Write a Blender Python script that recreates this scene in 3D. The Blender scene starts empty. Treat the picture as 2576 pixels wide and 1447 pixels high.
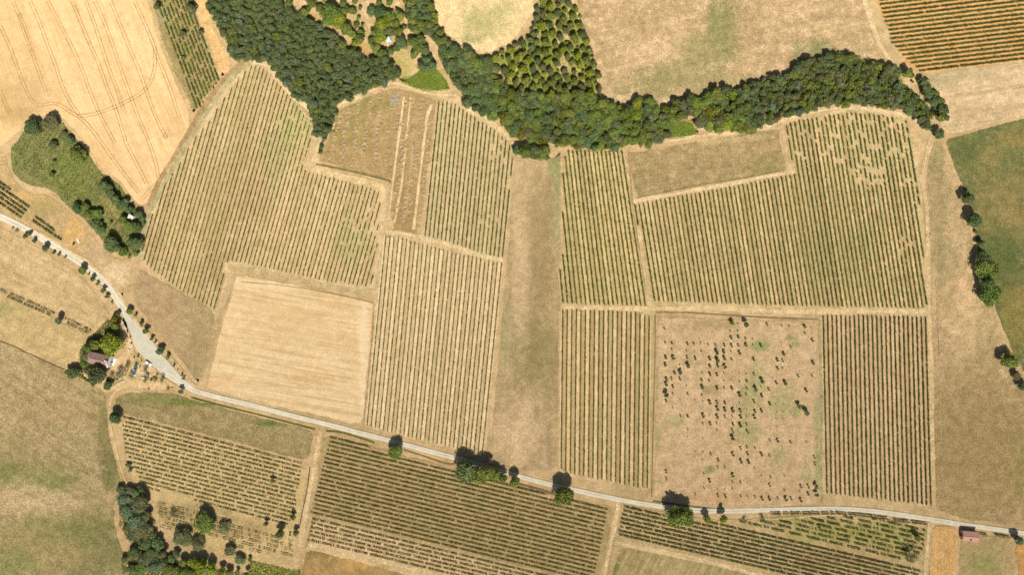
import bpy, math, random
import numpy as np
from mathutils import Vector
from mathutils.geometry import tessellate_polygon
R_ = random.Random(7)
NP = np.random.RandomState(11)
S = 0.23; CAMH = 430.0
scene = bpy.context.scene
col = scene.collection
def W(x, y, h=0.0):
    k = S*(1-h/CAMH)
    return ((x-1288)*k, (723.5-y)*k)
def z(cx, cy, x, y):          # reading of survey sheet (cx,cy) to plan coordinates
    return (644*cx + x/3.997, 361.75*cy + y/3.997)
def tag(o, label=None, cat=None, group=None, kind=None):
    if label: o["label"] = label
    if cat: o["category"] = cat
    if group: o["group"] = group
    if kind: o["kind"] = kind
    return o
ONES = "zero first second third fourth fifth sixth seventh eighth ninth tenth eleventh twelfth thirteenth fourteenth fifteenth sixteenth seventeenth eighteenth nineteenth".split()
TENS = {2:"twent",3:"thirt",4:"fort",5:"fift",6:"sixt",7:"sevent"}
def ordw(n):
    if n < 20: return ONES[n]
    t, u = divmod(n, 10)
    return TENS[t]+"ieth" if u == 0 else TENS[t]+"y-"+ONES[u]
# ---------------------------------------------------------------- materials
def lin(c):
    return tuple(((v/255)/12.92 if v/255 <= .04045 else ((v/255+.055)/1.055)**2.4) for v in c)
EXPG = 1.30     # picture brightness of a sunlit white sheet, used to turn seen colours into base colours
def alb(c):
    return tuple(min(.85, v*k/EXPG) for v, k in zip(lin(c), (1.0, 1.0, .925))) + (1,)
class NT:
    def __init__(s, name):
        s.m = bpy.data.materials.new(name); s.m.use_nodes = True
        s.t = s.m.node_tree; s.t.nodes.clear()
    def n(s, typ, ins=None, **kw):
        nd = s.t.nodes.new(typ)
        for k, v in kw.items(): setattr(nd, k, v)
        for k, v in (ins or {}).items():
            if isinstance(v, tuple) and len(v) == 2 and hasattr(v[0], 'outputs'):
                s.t.links.new(v[0].outputs[v[1]], nd.inputs[k])
            elif hasattr(v, 'outputs'): s.t.links.new(v.outputs[0], nd.inputs[k])
            else: nd.inputs[k].default_value = v
        return nd
    def math(s, op, a, b=None, clamp=False):
        ins = {0: a}
        if b is not None: ins[1] = b
        return s.n('ShaderNodeMath', ins, operation=op, use_clamp=clamp)
    def mix(s, f, a, b, bt='MIX'):
        nd = s.n('ShaderNodeMix', {0: f}, data_type='RGBA', blend_type=bt)
        for k, v in ((6, a), (7, b)):
            if hasattr(v, 'type') and hasattr(v, 'outputs'): s.t.links.new(v.outputs[2 if v.type == 'MIX' else 0], nd.inputs[k])
            else: nd.inputs[k].default_value = v
        return nd
def rng(t, v, a, b, c=0.0, d=1.0):
    nd = t.n('ShaderNodeMapRange', {0: v, 1: a, 2: b, 3: c, 4: d}); nd.interpolation_type = 'SMOOTHSTEP'; return nd
def field_mat(name, c1, c2, c3=None, stripe=None, grain=.24, blot=22.0, patches=(), feather=True, tone=False, bump=.25, spots=None):
    """stripe=(angle_deg, spacing_m, strength, colour); patches=[(x,y,rx,ry,colour,strength)] on the plan"""
    t = NT(name)
    pos = t.n('ShaderNodeNewGeometry')
    P = (pos, 'Position')
    nb = t.n('ShaderNodeTexNoise', {'Vector': P, 'Scale': 1/blot, 'Detail': 9.0, 'Roughness': .62, 'Distortion': .6})
    c = t.mix(rng(t, nb, .36, .64), alb(c1), alb(c2))
    if c3:
        n3 = t.n('ShaderNodeTexNoise', {'Vector': P, 'Scale': 1/(blot*.35), 'Detail': 8.0, 'Roughness': .7})
        c = t.mix(rng(t, n3, .52, .72), c, alb(c3))
    if tone:
        at = t.n('ShaderNodeAttribute', attribute_name='tone')
        c = t.mix((at, 'Fac'), c, alb(tone))
    if stripe:
        for (ang, sp, st, sc) in (stripe if isinstance(stripe, list) else [stripe]):
            mp = t.n('ShaderNodeMapping', {'Vector': P, 'Rotation': (0, 0, math.radians(ang)), 'Scale': (45.0, sp, 1)}, vector_type='TEXTURE')
            ns = t.n('ShaderNodeTexNoise', {'Vector': mp, 'Scale': 1.0, 'Detail': 5.0, 'Roughness': .6, 'Distortion': .15})
            mk = t.math('MULTIPLY', rng(t, ns, .40, .58), st)
            c = t.mix(mk, c, alb(sc))
    for (px, py, rx, ry, pc, ps) in patches:
        wx, wy = W(px, py)
        mp = t.n('ShaderNodeMapping', {'Vector': P, 'Location': (-wx/(rx*S), -wy/(ry*S), 0), 'Scale': (1/(rx*S), 1/(ry*S), 0)})
        ln = t.n('ShaderNodeVectorMath', {0: mp}, operation='LENGTH')
        nn = t.n('ShaderNodeTexNoise', {'Vector': P, 'Scale': .12, 'Detail': 10.0, 'Roughness': .75})
        nf = t.n('ShaderNodeTexNoise', {'Vector': P, 'Scale': .9, 'Detail': 6.0, 'Roughness': .8})
        v = t.math('ADD', t.math('ADD', (ln, 'Value'), t.math('MULTIPLY', t.math('SUBTRACT', nn, .5), 2.8)), t.math('MULTIPLY', t.math('SUBTRACT', nf, .5), 2.2))
        mk = t.math('MULTIPLY', rng(t, v, 1.3, .5), ps)
        c = t.mix(mk, c, alb(pc))
    if spots:
        sp, scol, thr = spots
        nn = t.n('ShaderNodeTexNoise', {'Vector': P, 'Scale': 1/sp, 'Detail': 4.0, 'Roughness': .6})
        c = t.mix(rng(t, nn, thr, thr+.08), c, alb(scol))
    g = t.n('ShaderNodeTexNoise', {'Vector': P, 'Scale': 1.35, 'Detail': 5.0, 'Roughness': .75})
    gm = t.n('ShaderNodeTexNoise', {'Vector': P, 'Scale': .22, 'Detail': 5.0, 'Roughness': .65})
    gmv = rng(t, gm, .35, .65, 1-grain*.45, 1+grain*.45)
    gv = rng(t, g, .37, .63, 1-grain, 1+grain)
    gv = t.math('MULTIPLY', gv, gmv)
    gc = t.n('ShaderNodeCombineColor', {0: gv, 1: gv, 2: t.math('POWER', gv, 1.15)})
    c = t.mix(1.0, c, gc, 'MULTIPLY')
    bp = t.n('ShaderNodeBump', {'Height': g, 'Strength': bump, 'Distance': .5})
    bs = t.n('ShaderNodeBsdfDiffuse', {'Color': (c, 2), 'Roughness': 1.0, 'Normal': bp})
    out = bs
    if feather:
        at = t.n('ShaderNodeAttribute', attribute_name='feather')
        nn = t.n('ShaderNodeTexNoise', {'Vector': P, 'Scale': .45, 'Detail': 6.0, 'Roughness': .75})
        v = t.math('ADD', (at, 'Fac'), t.math('MULTIPLY', t.math('SUBTRACT', nn, .5), 1.1))
        a = t.math('GREATER_THAN', v, .5)
        tr = t.n('ShaderNodeBsdfTransparent')
        out = t.n('ShaderNodeMixShader', {0: a, 1: tr, 2: bs})
    t.n('ShaderNodeOutputMaterial', {'Surface': out})
    return t.m
def leaf_mat(name, c1, c2, var=.35, trans=.18):
    t = NT(name)
    oi = t.n('ShaderNodeObjectInfo')
    tc = t.n('ShaderNodeTexCoord')
    n = t.n('ShaderNodeTexNoise', {'Vector': (tc, 'Object'), 'Scale': .9, 'Detail': 3.0})
    at = t.n('ShaderNodeAttribute', attribute_name='leafv')
    f = t.math('ADD', t.math('MULTIPLY', rng(t, n, .3, .7), .4), t.math('MULTIPLY', (at, 'Fac'), .6))
    c = t.mix(f, c1+(1,), c2+(1,))
    rv = t.n('ShaderNodeMapRange', {0: (oi, 'Random'), 1: 0.0, 2: 1.0, 3: 1-var, 4: 1+var})
    hv = t.n('ShaderNodeMapRange', {0: t.math('FRACT', t.math('MULTIPLY', (oi, 'Random'), 7.31)), 1: 0., 2: 1., 3: 1-var*.6, 4: 1+var*.6})
    cc = t.n('ShaderNodeCombineColor', {0: t.math('MULTIPLY', rv, hv), 1: rv, 2: rv})
    c = t.mix(1.0, c, cc, 'MULTIPLY')
    d = t.n('ShaderNodeBsdfDiffuse', {'Color': (c, 2)})
    tl = t.n('ShaderNodeBsdfTranslucent', {'Color': (c, 2)})
    m = t.n('ShaderNodeMixShader', {0: trans, 1: d, 2: tl})
    t.n('ShaderNodeOutputMaterial', {'Surface': m})
    return t.m
def plain(name, c, rough=.8, c2=None, sc=1.5, spec=.2, bumpw=None):
    t = NT(name)
    tc = t.n('ShaderNodeTexCoord')
    n = t.n('ShaderNodeTexNoise', {'Vector': (tc, 'Object'), 'Scale': sc, 'Detail': 5.0, 'Roughness': .7})
    c2 = c2 or tuple(v*.75 for v in c)
    cm = t.mix(rng(t, n, .3, .7), c+(1,), c2+(1,))
    ins = {'Base Color': (cm, 2), 'Roughness': rough}
    if bumpw:
        mp = t.n('ShaderNodeMapping', {'Vector': (tc, 'Object'), 'Scale': (1, 1, 1)})
        w = t.n('ShaderNodeTexWave', {'Vector': mp, 'Scale': bumpw[0], 'Distortion': .3}, bands_direction=bumpw[1])
        ins['Normal'] = t.n('ShaderNodeBump', {'Height': (w, 'Fac'), 'Strength': .8, 'Distance': .06})
        cm = t.mix(t.math('MULTIPLY', (w, 'Fac'), .45), cm, tuple(v*.55 for v in c)+(1,)); ins['Base Color'] = (cm, 2)
    b = t.n('ShaderNodeBsdfPrincipled', ins)
    b.inputs['Specular IOR Level'].default_value = spec
    t.n('ShaderNodeOutputMaterial', {'Surface': b})
    return t.m
# ---------------------------------------------------------------- meshes
def mesh_np(name, V, F, mats, attrs=None, mi=None, smooth=False):
    """V (n,3) F (m,k) arrays, k = 3 or 4"""
    me = bpy.data.meshes.new(name)
    V = np.asarray(V, np.float32); F = np.asarray(F, np.int32)
    k = F.shape[1]
    me.vertices.add(len(V)); me.vertices.foreach_set('co', V.ravel())
    me.loops.add(F.size); me.loops.foreach_set('vertex_index', F.ravel())
    me.polygons.add(len(F)); me.polygons.foreach_set('loop_start', np.arange(len(F), dtype=np.int32)*k)
    try: me.polygons.foreach_set('loop_total', np.full(len(F), k, np.int32))
    except Exception: pass
    for m in mats: me.materials.append(m)
    if mi is not None: me.polygons.foreach_set('material_index', np.asarray(mi, np.int32))
    for an, av in (attrs or {}).items():
        a = me.attributes.new(an, 'FLOAT', 'POINT'); a.data.foreach_set('value', np.asarray(av, np.float32))
    me.update(calc_edges=True); me.validate()
    return me
def add(name, me, parent=None, loc=None, rz=0, sc=None):
    o = bpy.data.objects.new(name, me); col.objects.link(o)
    if parent: o.parent = parent
    if loc: o.location = loc
    if rz: o.rotation_euler = (0, 0, rz)
    if sc: o.scale = sc
    return o
class MB:      # collects boxes and prisms into one mesh
    def __init__(s): s.v = []; s.f = []
    def box(s, x0, x1, y0, y1, z0, z1):
        b = len(s.v)
        s.v += [(x0,y0,z0),(x1,y0,z0),(x1,y1,z0),(x0,y1,z0),(x0,y0,z1),(x1,y0,z1),(x1,y1,z1),(x0,y1,z1)]
        s.f += [tuple(b+i for i in q) for q in ((0,3,2,1),(4,5,6,7),(0,1,5,4),(1,2,6,5),(2,3,7,6),(3,0,4,7))]
    def poly(s, pts):
        b = len(s.v); s.v += pts; s.f.append(tuple(range(b, b+len(pts))))
    def cyl(s, x, y, z0, z1, r0, r1=None, n=10, ax='z'):
        r1 = r0 if r1 is None else r1; b = len(s.v)
        for i in range(n):
            a = 2*math.pi*i/n
            for zz, r in ((z0, r0), (z1, r1)):
                p = (r*math.cos(a), r*math.sin(a))
                s.v.append((x+p[0], y+p[1], zz) if ax == 'z' else (x+p[0], zz, y+p[1]))
        for i in range(n):
            j = (i+1) % n; s.f.append((b+2*i, b+2*j, b+2*j+1, b+2*i+1))
        s.f.append(tuple(b+2*i for i in range(n))[::-1]); s.f.append(tuple(b+2*i+1 for i in range(n)))
    def tube(s, p, q, r0, r1, n=6):
        p = Vector(p); q = Vector(q); d = (q-p).normalized(); u = d.orthogonal().normalized(); w = d.cross(u); b = len(s.v)
        for i in range(n):
            a = 2*math.pi*i/n; o = u*math.cos(a)+w*math.sin(a)
            s.v.append(tuple(p+o*r0)); s.v.append(tuple(q+o*r1))
        for i in range(n):
            j = (i+1) % n; s.f.append((b+2*i, b+2*j, b+2*j+1, b+2*i+1))
    def mesh(s, name, mats, bevel=0, smooth=False):
        me = bpy.data.meshes.new(name); me.from_pydata(s.v, [], s.f)
        for m in (mats if isinstance(mats, list) else [mats]): me.materials.append(m)
        if bevel:
            import bmesh
            bm = bmesh.new(); bm.from_mesh(me)
            bmesh.ops.bevel(bm, geom=bm.edges[:], offset=bevel, segments=2, affect='EDGES', profile=.5)
            bm.to_mesh(me); bm.free()
        me.update(); return me
# --- sheets of ground with a feathered rim
ZL = [0]
def dens(pts, step, jit=0.0, closed=True):
    out = []; n = len(pts)
    for i in range(n if closed else n-1):
        a = Vector(pts[i]); b = Vector(pts[(i+1) % n]); L = (b-a).length; m = max(1, int(L/step))
        for j in range(m):
            p = a.lerp(b, j/m)
            out.append((p.x+R_.uniform(-jit, jit), p.y+R_.uniform(-jit, jit)))
    if not closed: out.append(pts[-1])
    return out
def smooth_poly(pts, it=2, closed=True):
    for _ in range(it):
        o = []; n = len(pts)
        for i in range(n if closed else n-1):
            a = pts[i]; b = pts[(i+1) % n]
            o += [(a[0]*.75+b[0]*.25, a[1]*.75+b[1]*.25), (a[0]*.25+b[0]*.75, a[1]*.25+b[1]*.75)]
        if not closed: o = [pts[0]]+o+[pts[-1]]
        pts = o
    return pts
def area(p): return sum(p[i][0]*p[(i+1) % len(p)][1]-p[(i+1) % len(p)][0]*p[i][1] for i in range(len(p)))/2
def sheet(name, pts, mat, label, fw=2.2, jit=.5, smooth=1, lift=None):
    ZL[0] += 1; h = .015+ZL[0]*.001 if lift is None else lift
    if smooth: pts = smooth_poly(dens(pts, 40), smooth)
    w = [W(*p) for p in pts]
    if area(w) < 0: w = w[::-1]
    w = dens(w, 3.0, jit)
    n = len(w); inner = []; 
    for i in range(n):
        a = Vector(w[i-1]); b = Vector(w[i]); c = Vector(w[(i+1) % n])
        d = (c-a); d = d.normalized() if d.length > 1e-6 else Vector((1, 0))
        inner.append((b.x-d.y*fw, b.y+d.x*fw))
    V = [(x, y, h) for x, y in w]+[(x, y, h) for x, y in inner]
    F = [(i, (i+1) % n, n+(i+1) % n) for i in range(n)]+[(i, n+(i+1) % n, n+i) for i in range(n)]
    F += [tuple(n+i for i in t) for t in tessellate_polygon([[Vector((x, y, 0)) for x, y in inner]])]
    F2 = []
    for f in F:
        a, b, c = (V[i] for i in f)
        cr = (b[0]-a[0])*(c[1]-a[1])-(c[0]-a[0])*(b[1]-a[1])
        if abs(cr) > 1e-5: F2.append(f if cr > 0 else f[::-1])
    me = mesh_np(name, V, F2, [mat], {'feather': [0]*n+[1]*n})
    return tag(add(name, me), label, None, None, 'structure')
def ribbon_geo(pts, width, h, fw=.8, wob=.22):
    """returns V,F,feather for a strip; width in metres or list"""
    w = [W(*p) for p in smooth_poly(pts, 2, False)]
    w = dens(w, 2.5, 0, False); n = len(w)
    V = []; fe = []; F = []
    for i, (x, y) in enumerate(w):
        a = Vector(w[max(0, i-1)]); b = Vector(w[min(n-1, i+1)]); d = (b-a).normalized(); nx, ny = -d.y, d.x
        wd = width if not isinstance(width, tuple) else width[0]+(width[1]-width[0])*i/(n-1)
        e = 1 if 0 < i < n-1 else 0
        wd *= 1+wob*(math.sin(i*.31+pts[0][0])*.6+math.sin(i*.83+pts[0][1])*.4)
        sh = wob*.5*wd*math.sin(i*.19+pts[-1][0])*.5
        for s, f in ((sh-wd/2, 0), (sh-wd/2+fw, e), (sh+wd/2-fw, e), (sh+wd/2, 0)):
            V.append((x+nx*s, y+ny*s, h)); fe.append(f)
    for i in range(n-1):
        for j in range(3):
            a = i*4+j; F.append((a+1, a, a+4, a+5))
    return V, F, fe
def ribbon(name, pts, width, mat, label, fw=.8, wob=.22):
    ZL[0] += 1
    V, F, fe = ribbon_geo(pts, width, (.015+ZL[0]*.001), min(fw, width*.33), wob)
    return tag(add(name, mesh_np(name, V, F, [mat], {'feather': fe})), label, None, None, 'structure')
def ribbons(name, lines, width, mat, label, fw=.2):
    ZL[0] += 1; V = []; F = []; fe = []
    for l in lines:
        v, f, e = ribbon_geo(l, width, (.015+ZL[0]*.001), fw, 0); b = len(V)
        V += v; F += [tuple(i+b for i in q) for q in f]; fe += e
    return tag(add(name, mesh_np(name, V, F, [mat], {'feather': fe})), label, None, None, 'structure')
def inside(p, poly):
    x, y = p; c = False; n = len(poly)
    for i in range(n):
        x1, y1 = poly[i]; x2, y2 = poly[i-1]
        if (y1 > y) != (y2 > y) and x < (x2-x1)*(y-y1)/(y2-y1)+x1: c = not c
    return c
# ---------------------------------------------------------------- ground
STRAW=(236,206,158); PALE=(245,221,180); BROWN=(196,166,124); OLIVE=(176,158,112); GREEN=(140,146,92); WHEAT=(250,214,158); OR=(226,178,112)
g0 = field_mat('dry_grass', (222,192,146), (204,174,128), (188,164,116), blot=30, feather=False)
G = 3000
gx = [-G, -1200, -600, 0, 600, 1200, G]
V = [(x, y, 0) for y in gx for x in gx]; F = [(j*7+i, j*7+i+1, j*7+i+8, j*7+i+7) for j in range(6) for i in range(6)]
tag(add('ground', mesh_np('ground', V, F, [g0])), 'dry tan farmland ground reaching out in every direction', None, None, 'structure')
# outlying fields so that the land goes on past the edges of the picture
far = [field_mat('far_field', (226,196,146), (206,176,128), blot=35), field_mat('far_meadow', (184,166,118), (150,148,96), blot=30), field_mat('far_wheat', (244,210,156), (232,196,142), blot=40)]
k = 0
for gxi in range(-4, 8):
    for gyi in range(-4, 7):
        x0 = gxi*900-640+R_.uniform(-60, 60); y0 = gyi*640-560+R_.uniform(-40, 40)
        if -760 < x0 < 2620 and -560 < y0 < 1480: continue
        q = [(x0, y0), (x0+860, y0+R_.uniform(-60, 60)), (x0+840, y0+590), (x0+R_.uniform(-40, 40), y0+580)]
        sheet('field', q, far[k % 3], 'distant farm field beyond the mapped fields', lift=.008); k += 1

def Z(cx, cy, *p): return [z(cx, cy, *q) for q in p]
# far right green field
sheet('meadow', [(2372,348),(2500,312),(2700,262),(2760,1100),(2640,1010),(2600,975),(2562,925),(2530,860),(2505,790),(2478,735),(2462,690),(2452,610),(2440,545),(2425,490),(2402,440),(2388,395)],
  field_mat('rough_meadow', (116,124,78), (136,134,86), (170,146,98), blot=16, grain=.34, stripe=(-8,3.0,.25,(156,136,74)),
   patches=[(2520,500,75,80,(172,146,96),.4),(2590,560,70,60,(180,150,98),.4),(2440,385,50,30,(104,112,68),.6),(2500,620,60,45,(108,116,68),.7),(2540,680,50,60,(100,112,64),.55),(2560,800,50,90,(168,146,84),.6),(2480,400,30,30,(176,150,98),.4),(2560,350,60,30,(166,142,88),.5),(2480,560,30,40,(150,134,84),.5)]),
  'dark green and orange rough meadow at the east edge', fw=2.5)
# right long strip
sheet('meadow', [(2345,352),(2372,348),(2388,395),(2402,440),(2425,490),(2440,545),(2452,610),(2462,690),(2478,735),(2505,790),(2530,860),(2562,925),(2600,975),(2700,1100),(2700,1345),(2576,1330),(2500,1322),(2410,1308),(2350,1285),(2342,1000),(2338,700),(2326,520),(2330,420)],
  field_mat('mown_meadow', (206,178,134), (184,158,114), (172,152,106), blot=14, grain=.3, stripe=[(90,3.5,.35,(208,178,134)),(78,9,.3,(232,202,158))],
   patches=[(2460,1040,180,120,(180,154,108),.8),(2470,1180,200,190,(176,150,104),.85),(2400,1270,110,60,(184,158,112),.7),(2360,520,30,110,(178,158,114),.7),(2375,640,40,60,(172,156,108),.6),(2350,400,25,50,(160,150,100),.5),(2475,860,30,80,(176,156,108),.45),(2600,1180,60,80,(160,150,80),.5),(2440,960,70,35,(186,158,112),.6),(2430,740,30,60,(236,200,156),.6),(2440,820,60,50,(226,196,150),.5)]),
  'long mown meadow strip east of the vineyards, tan above and brown below')
# upper right stubble
sheet('stubble_field', [(2306,190),(2420,168),(2700,142),(2700,262),(2576,292),(2480,322),(2400,340),(2372,336),(2356,312),(2372,262),(2352,232),(2326,200)],
  field_mat('beige_stubble', (232,204,164), (212,184,142), (196,166,126), blot=16, stripe=[(9,2.2,.6,(196,168,128)),(9,8,.4,(240,212,172))], patches=[(2360,200,60,18,(178,164,120),.55),(2450,190,60,22,(190,172,130),.5)]),
  'pale striped stubble field below the orange vineyard')
sheet('orange_soil', [(2186,-90),(2700,-120),(2700,146),(2500,164),(2400,176),(2318,190),(2290,172),(2262,140),(2240,95),(2216,48),(2196,0)],
  field_mat('orange_soil', (228,184,120), (220,174,110), (232,194,136), grain=.12, blot=18), 'bare orange soil of the north-east vineyard')
# top right meadow
sheet('meadow', [(1441,-90),(2170,-90),(2176,0),(2196,70),(2214,115),(2236,150),(2262,176),(2200,180),(2140,170),(2040,180),(1960,215),(1870,240),(1760,268),(1700,285),(1600,290),(1560,280),(1528,266),(1512,240),(1505,175),(1482,115),(1464,60),(1446,0)],
  field_mat('dry_meadow', (212,182,140), (192,162,122), (230,200,158), blot=13, grain=.3, stripe=[(10,4,.4,(224,194,150)),(14,1.6,.3,(188,160,116))],
   patches=[(1820,60,42,90,(140,142,88),.8),(1780,130,90,45,(160,152,100),.7),(1710,190,110,55,(168,156,108),.65),(1650,215,60,40,(156,150,98),.5),(1880,60,50,60,(186,160,118),.6),(2060,120,38,26,(144,148,96),.75),(2010,130,16,26,(150,152,100),.6),(1560,235,25,40,(164,152,106),.6),(1840,200,60,20,(168,156,108),.5),(1600,60,60,30,(184,156,112),.5),(1640,130,80,30,(230,200,156),.5),(1530,150,16,60,(190,166,124),.6),(2150,120,25,60,(192,170,124),.6),(1585,250,60,14,(238,208,166),.6),(1700,262,50,14,(240,210,168),.8)]),
  'dry tan meadow with green patches north of the wood')
# woodland and scrub floors
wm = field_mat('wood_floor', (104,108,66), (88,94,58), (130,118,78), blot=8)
scr = field_mat('scrub_grass', (124,128,78), (142,138,84), (106,112,66), blot=6, grain=.34, stripe=(-32,2.2,.4,(156,148,96)), patches=[(170,440,70,55,(138,144,74),.6),(90,450,60,26,(150,140,96),.5),(280,520,22,30,(186,158,108),.7),(295,560,18,40,(170,150,100),.6)])
W1 = [(526,-40),(690,-40),(700,0),(719,25),(751,32),(791,55),(819,75),(851,95),(884,125),(904,140),(944,150),(976,162),(1001,180),(1004,195),(969,207),(939,217),(914,232),(881,247),(849,255),(836,275),(829,300),(824,325),(804,347),(794,345),(789,320),(791,290),(769,255),(736,237),(711,205),(694,172),(664,152),(644,147),(620,150),(592,148),(575,112),(550,65),(530,30)]
W2 = [(1111,100),(1180,135),(1230,150),(1250,190),(1288,235),(1400,240),(1508,243),(1523,262),(1570,275),(1584,274),(1592,252),(1612,250),(1650,262),(1664,275),(1690,275),(1700,256),(1740,252),(1745,265),(1755,250),(1795,230),(1848,225),(1868,235),(1888,322),(1813,330),(1775,312),(1745,292),(1693,297),(1690,320),(1675,345),(1638,362),(1560,366),(1500,374),(1388,362),(1300,340),(1290,345),(1257,300),(1182,265),(1152,222),(1119,180),(1107,150)]
W3 = [(1868,220),(1932,197),(1967,195),(2007,165),(2044,150),(2102,137),(2144,142),(2169,157),(2207,160),(2252,172),(2263,190),(2262,210),(2280,228),(2306,248),(2328,275),(2338,295),(2335,322),(2314,312),(2294,285),(2257,270),(2182,262),(2132,261),(2069,265),(2019,282),(1957,300),(1888,322)]
GR = [(1350,-40),(1440,-40),(1440,0),(1463,40),(1462,65),(1480,115),(1505,175),(1510,243),(1400,240),(1288,238),(1240,150),(1287,112),(1320,95),(1345,50),(1352,0)]
W4 = [(1010,-40),(1081,-40),(1081,0),(1094,45),(1096,72),(1111,87),(1100,100),(1085,90),(1060,90),(1035,75),(1030,40)]
sheet('orchard_floor', [(690,-90),(1010,-90),(1030,20),(1040,90),(1062,100),(1085,130),(1110,165),(1140,232),(1060,226),(1010,206),(960,170),(880,125),(800,60),(740,30)],
  field_mat('orchard_floor', (224,192,148), (200,172,118), (150,146,78), blot=12, patches=[(800,70,40,30,(206,164,96),.7),(900,120,30,14,(208,164,96),.7),(960,40,20,60,(178,168,108),.5),(1010,160,30,40,(196,178,112),.8)]), 'tan floor of the shrubby old orchard')
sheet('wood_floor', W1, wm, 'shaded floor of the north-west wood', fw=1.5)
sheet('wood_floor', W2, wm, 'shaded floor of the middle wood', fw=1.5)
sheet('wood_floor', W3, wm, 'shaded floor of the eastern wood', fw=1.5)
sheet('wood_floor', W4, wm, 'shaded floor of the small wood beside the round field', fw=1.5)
sheet('grove_floor', GR, field_mat('grove_floor', (152,156,76), (168,162,90), (216,190,142), blot=7, patches=[(1420,165,16,26,(222,192,148),.8),(1427,92,14,10,(224,192,152),.9)]), 'grassy floor of the open grove')
bg_ = field_mat('bright_grass', (98,124,54), (120,138,66), (142,146,82), blot=5)
sheet('grass_patch', [(1000,196),(1020,192),(1042,186),(1055,170),(1065,160),(1100,165),(1120,190),(1138,226),(1112,230),(1070,232),(1035,222),(1004,206)], bg_, 'bright green grass patch in the corner by the wood path')
sheet('grass_patch', [(1680,310),(1710,298),(1738,300),(1755,322),(1762,336),(1720,350),(1680,355)], bg_, 'bright green grass patch between the middle and eastern woods')
sheet('bare_soil', [(1730,296),(1748,294),(1765,308),(1795,315),(1798,324),(1765,335),(1750,325)], field_mat('bare_pale', (238,212,174), (226,198,158)), 'pale bare patch at the foot of the wood')
# round stubble field
sheet('stubble_field', [(1081,-90),(1350,-90),(1346,0),(1349,20),(1330,55),(1308,85),(1290,108),(1262,120),(1235,135),(1205,150),(1180,130),(1150,108),(1115,85),(1098,60),(1095,40),(1083,10)],
  field_mat('pale_stubble', (244,214,166), (232,204,152), (246,222,180), blot=16, stripe=[(-62,1.6,.35,(214,190,138)),(20,3,.2,(248,224,184))],
   patches=[(1215,55,50,40,(172,170,110),.6),(1175,30,16,60,(196,186,128),.4),(1190,95,40,14,(170,168,110),.6),(1108,70,10,40,(252,218,168),.8),(1260,30,40,30,(190,184,124),.5)]), 'pale round stubble field at the north edge')
# wheat field top left
sheet('wheat_stubble', [(-160,-120),(360,-120),(378,0),(400,90),(440,190),(472,262),(484,300),(474,345),(445,395),(415,445),(385,500),(365,520),(345,518),(322,490),(300,455),(262,430),(248,422),(232,395),(215,365),(190,335),(165,310),(150,297),(125,292),(95,298),(60,325),(20,362),(-160,440)],
  field_mat('wheat_stubble', (246,210,156), (237,200,146), (222,184,132), blot=22, grain=.13, stripe=[(-68,1.6,.45,(222,184,130)),(-68,8,.4,(250,222,176))],
   patches=[(50,240,80,60,(212,180,126),.75),(20,60,50,120,(230,196,142),.6),(80,180,60,60,(222,190,138),.5),(40,290,60,25,(206,172,118),.7)]), 'golden wheat stubble field with wheel tracks in the north-west corner')
sheet('wheat_stubble', [(486,-90),(522,-90),(527,0),(533,50),(552,95),(572,135),(586,160),(576,182),(560,198),(548,178),(524,112),(500,50),(487,0)],
  field_mat('golden_stubble', (244,204,146), (228,188,130), (214,176,118), blot=9, stripe=(-66,1.3,.4,(216,176,118))), 'narrow golden stubble strip beside the dark wood')
sheet('weedy_soil', [(372,-90),(486,-90),(488,0),(503,50),(525,115),(548,175),(556,196),(530,232),(500,275),(486,292),(474,262),(440,190),(402,90),(380,0)],
  field_mat('weedy_soil', (178,152,110), (166,146,98), (156,148,84), blot=7, stripe=(-68,1.8,.3,(192,168,122)), patches=[(415,35,22,22,(172,168,128),.6)]), 'brown weedy soil under the sparse vine rows')
# scrub patch
sheet('rough_grass', [(20,375),(45,345),(62,318),(95,298),(125,292),(150,297),(165,312),(190,338),(215,368),(232,398),(250,424),(300,458),(322,492),(342,520),(362,530),(366,570),(356,610),(345,640),(325,650),(300,640),(262,615),(240,590),(215,560),(190,540),(160,515),(130,480),(60,470),(25,430)], scr, 'rough green scrub grass around the bushes in the west')
sheet('dry_verge', [(-60,400),(20,385),(30,435),(65,480),(130,488),(165,520),(200,548),(235,590),(262,620),(305,650),(340,655),(335,690),(318,745),(305,750),(282,712),(255,690),(225,665),(180,635),(120,600),(60,565),(0,532),(-60,510)],
  field_mat('dry_verge', (214,182,134), (196,168,120), (224,186,130), blot=9, patches=[(80,500,70,20,(222,182,124),.7),(190,580,30,40,(228,184,118),.7),(110,520,60,30,(178,160,108),.6),(290,690,40,36,(234,208,170),.8),(250,640,40,30,(206,180,140),.6)]), 'dry rough verge between the scrub and the white road')
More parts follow.
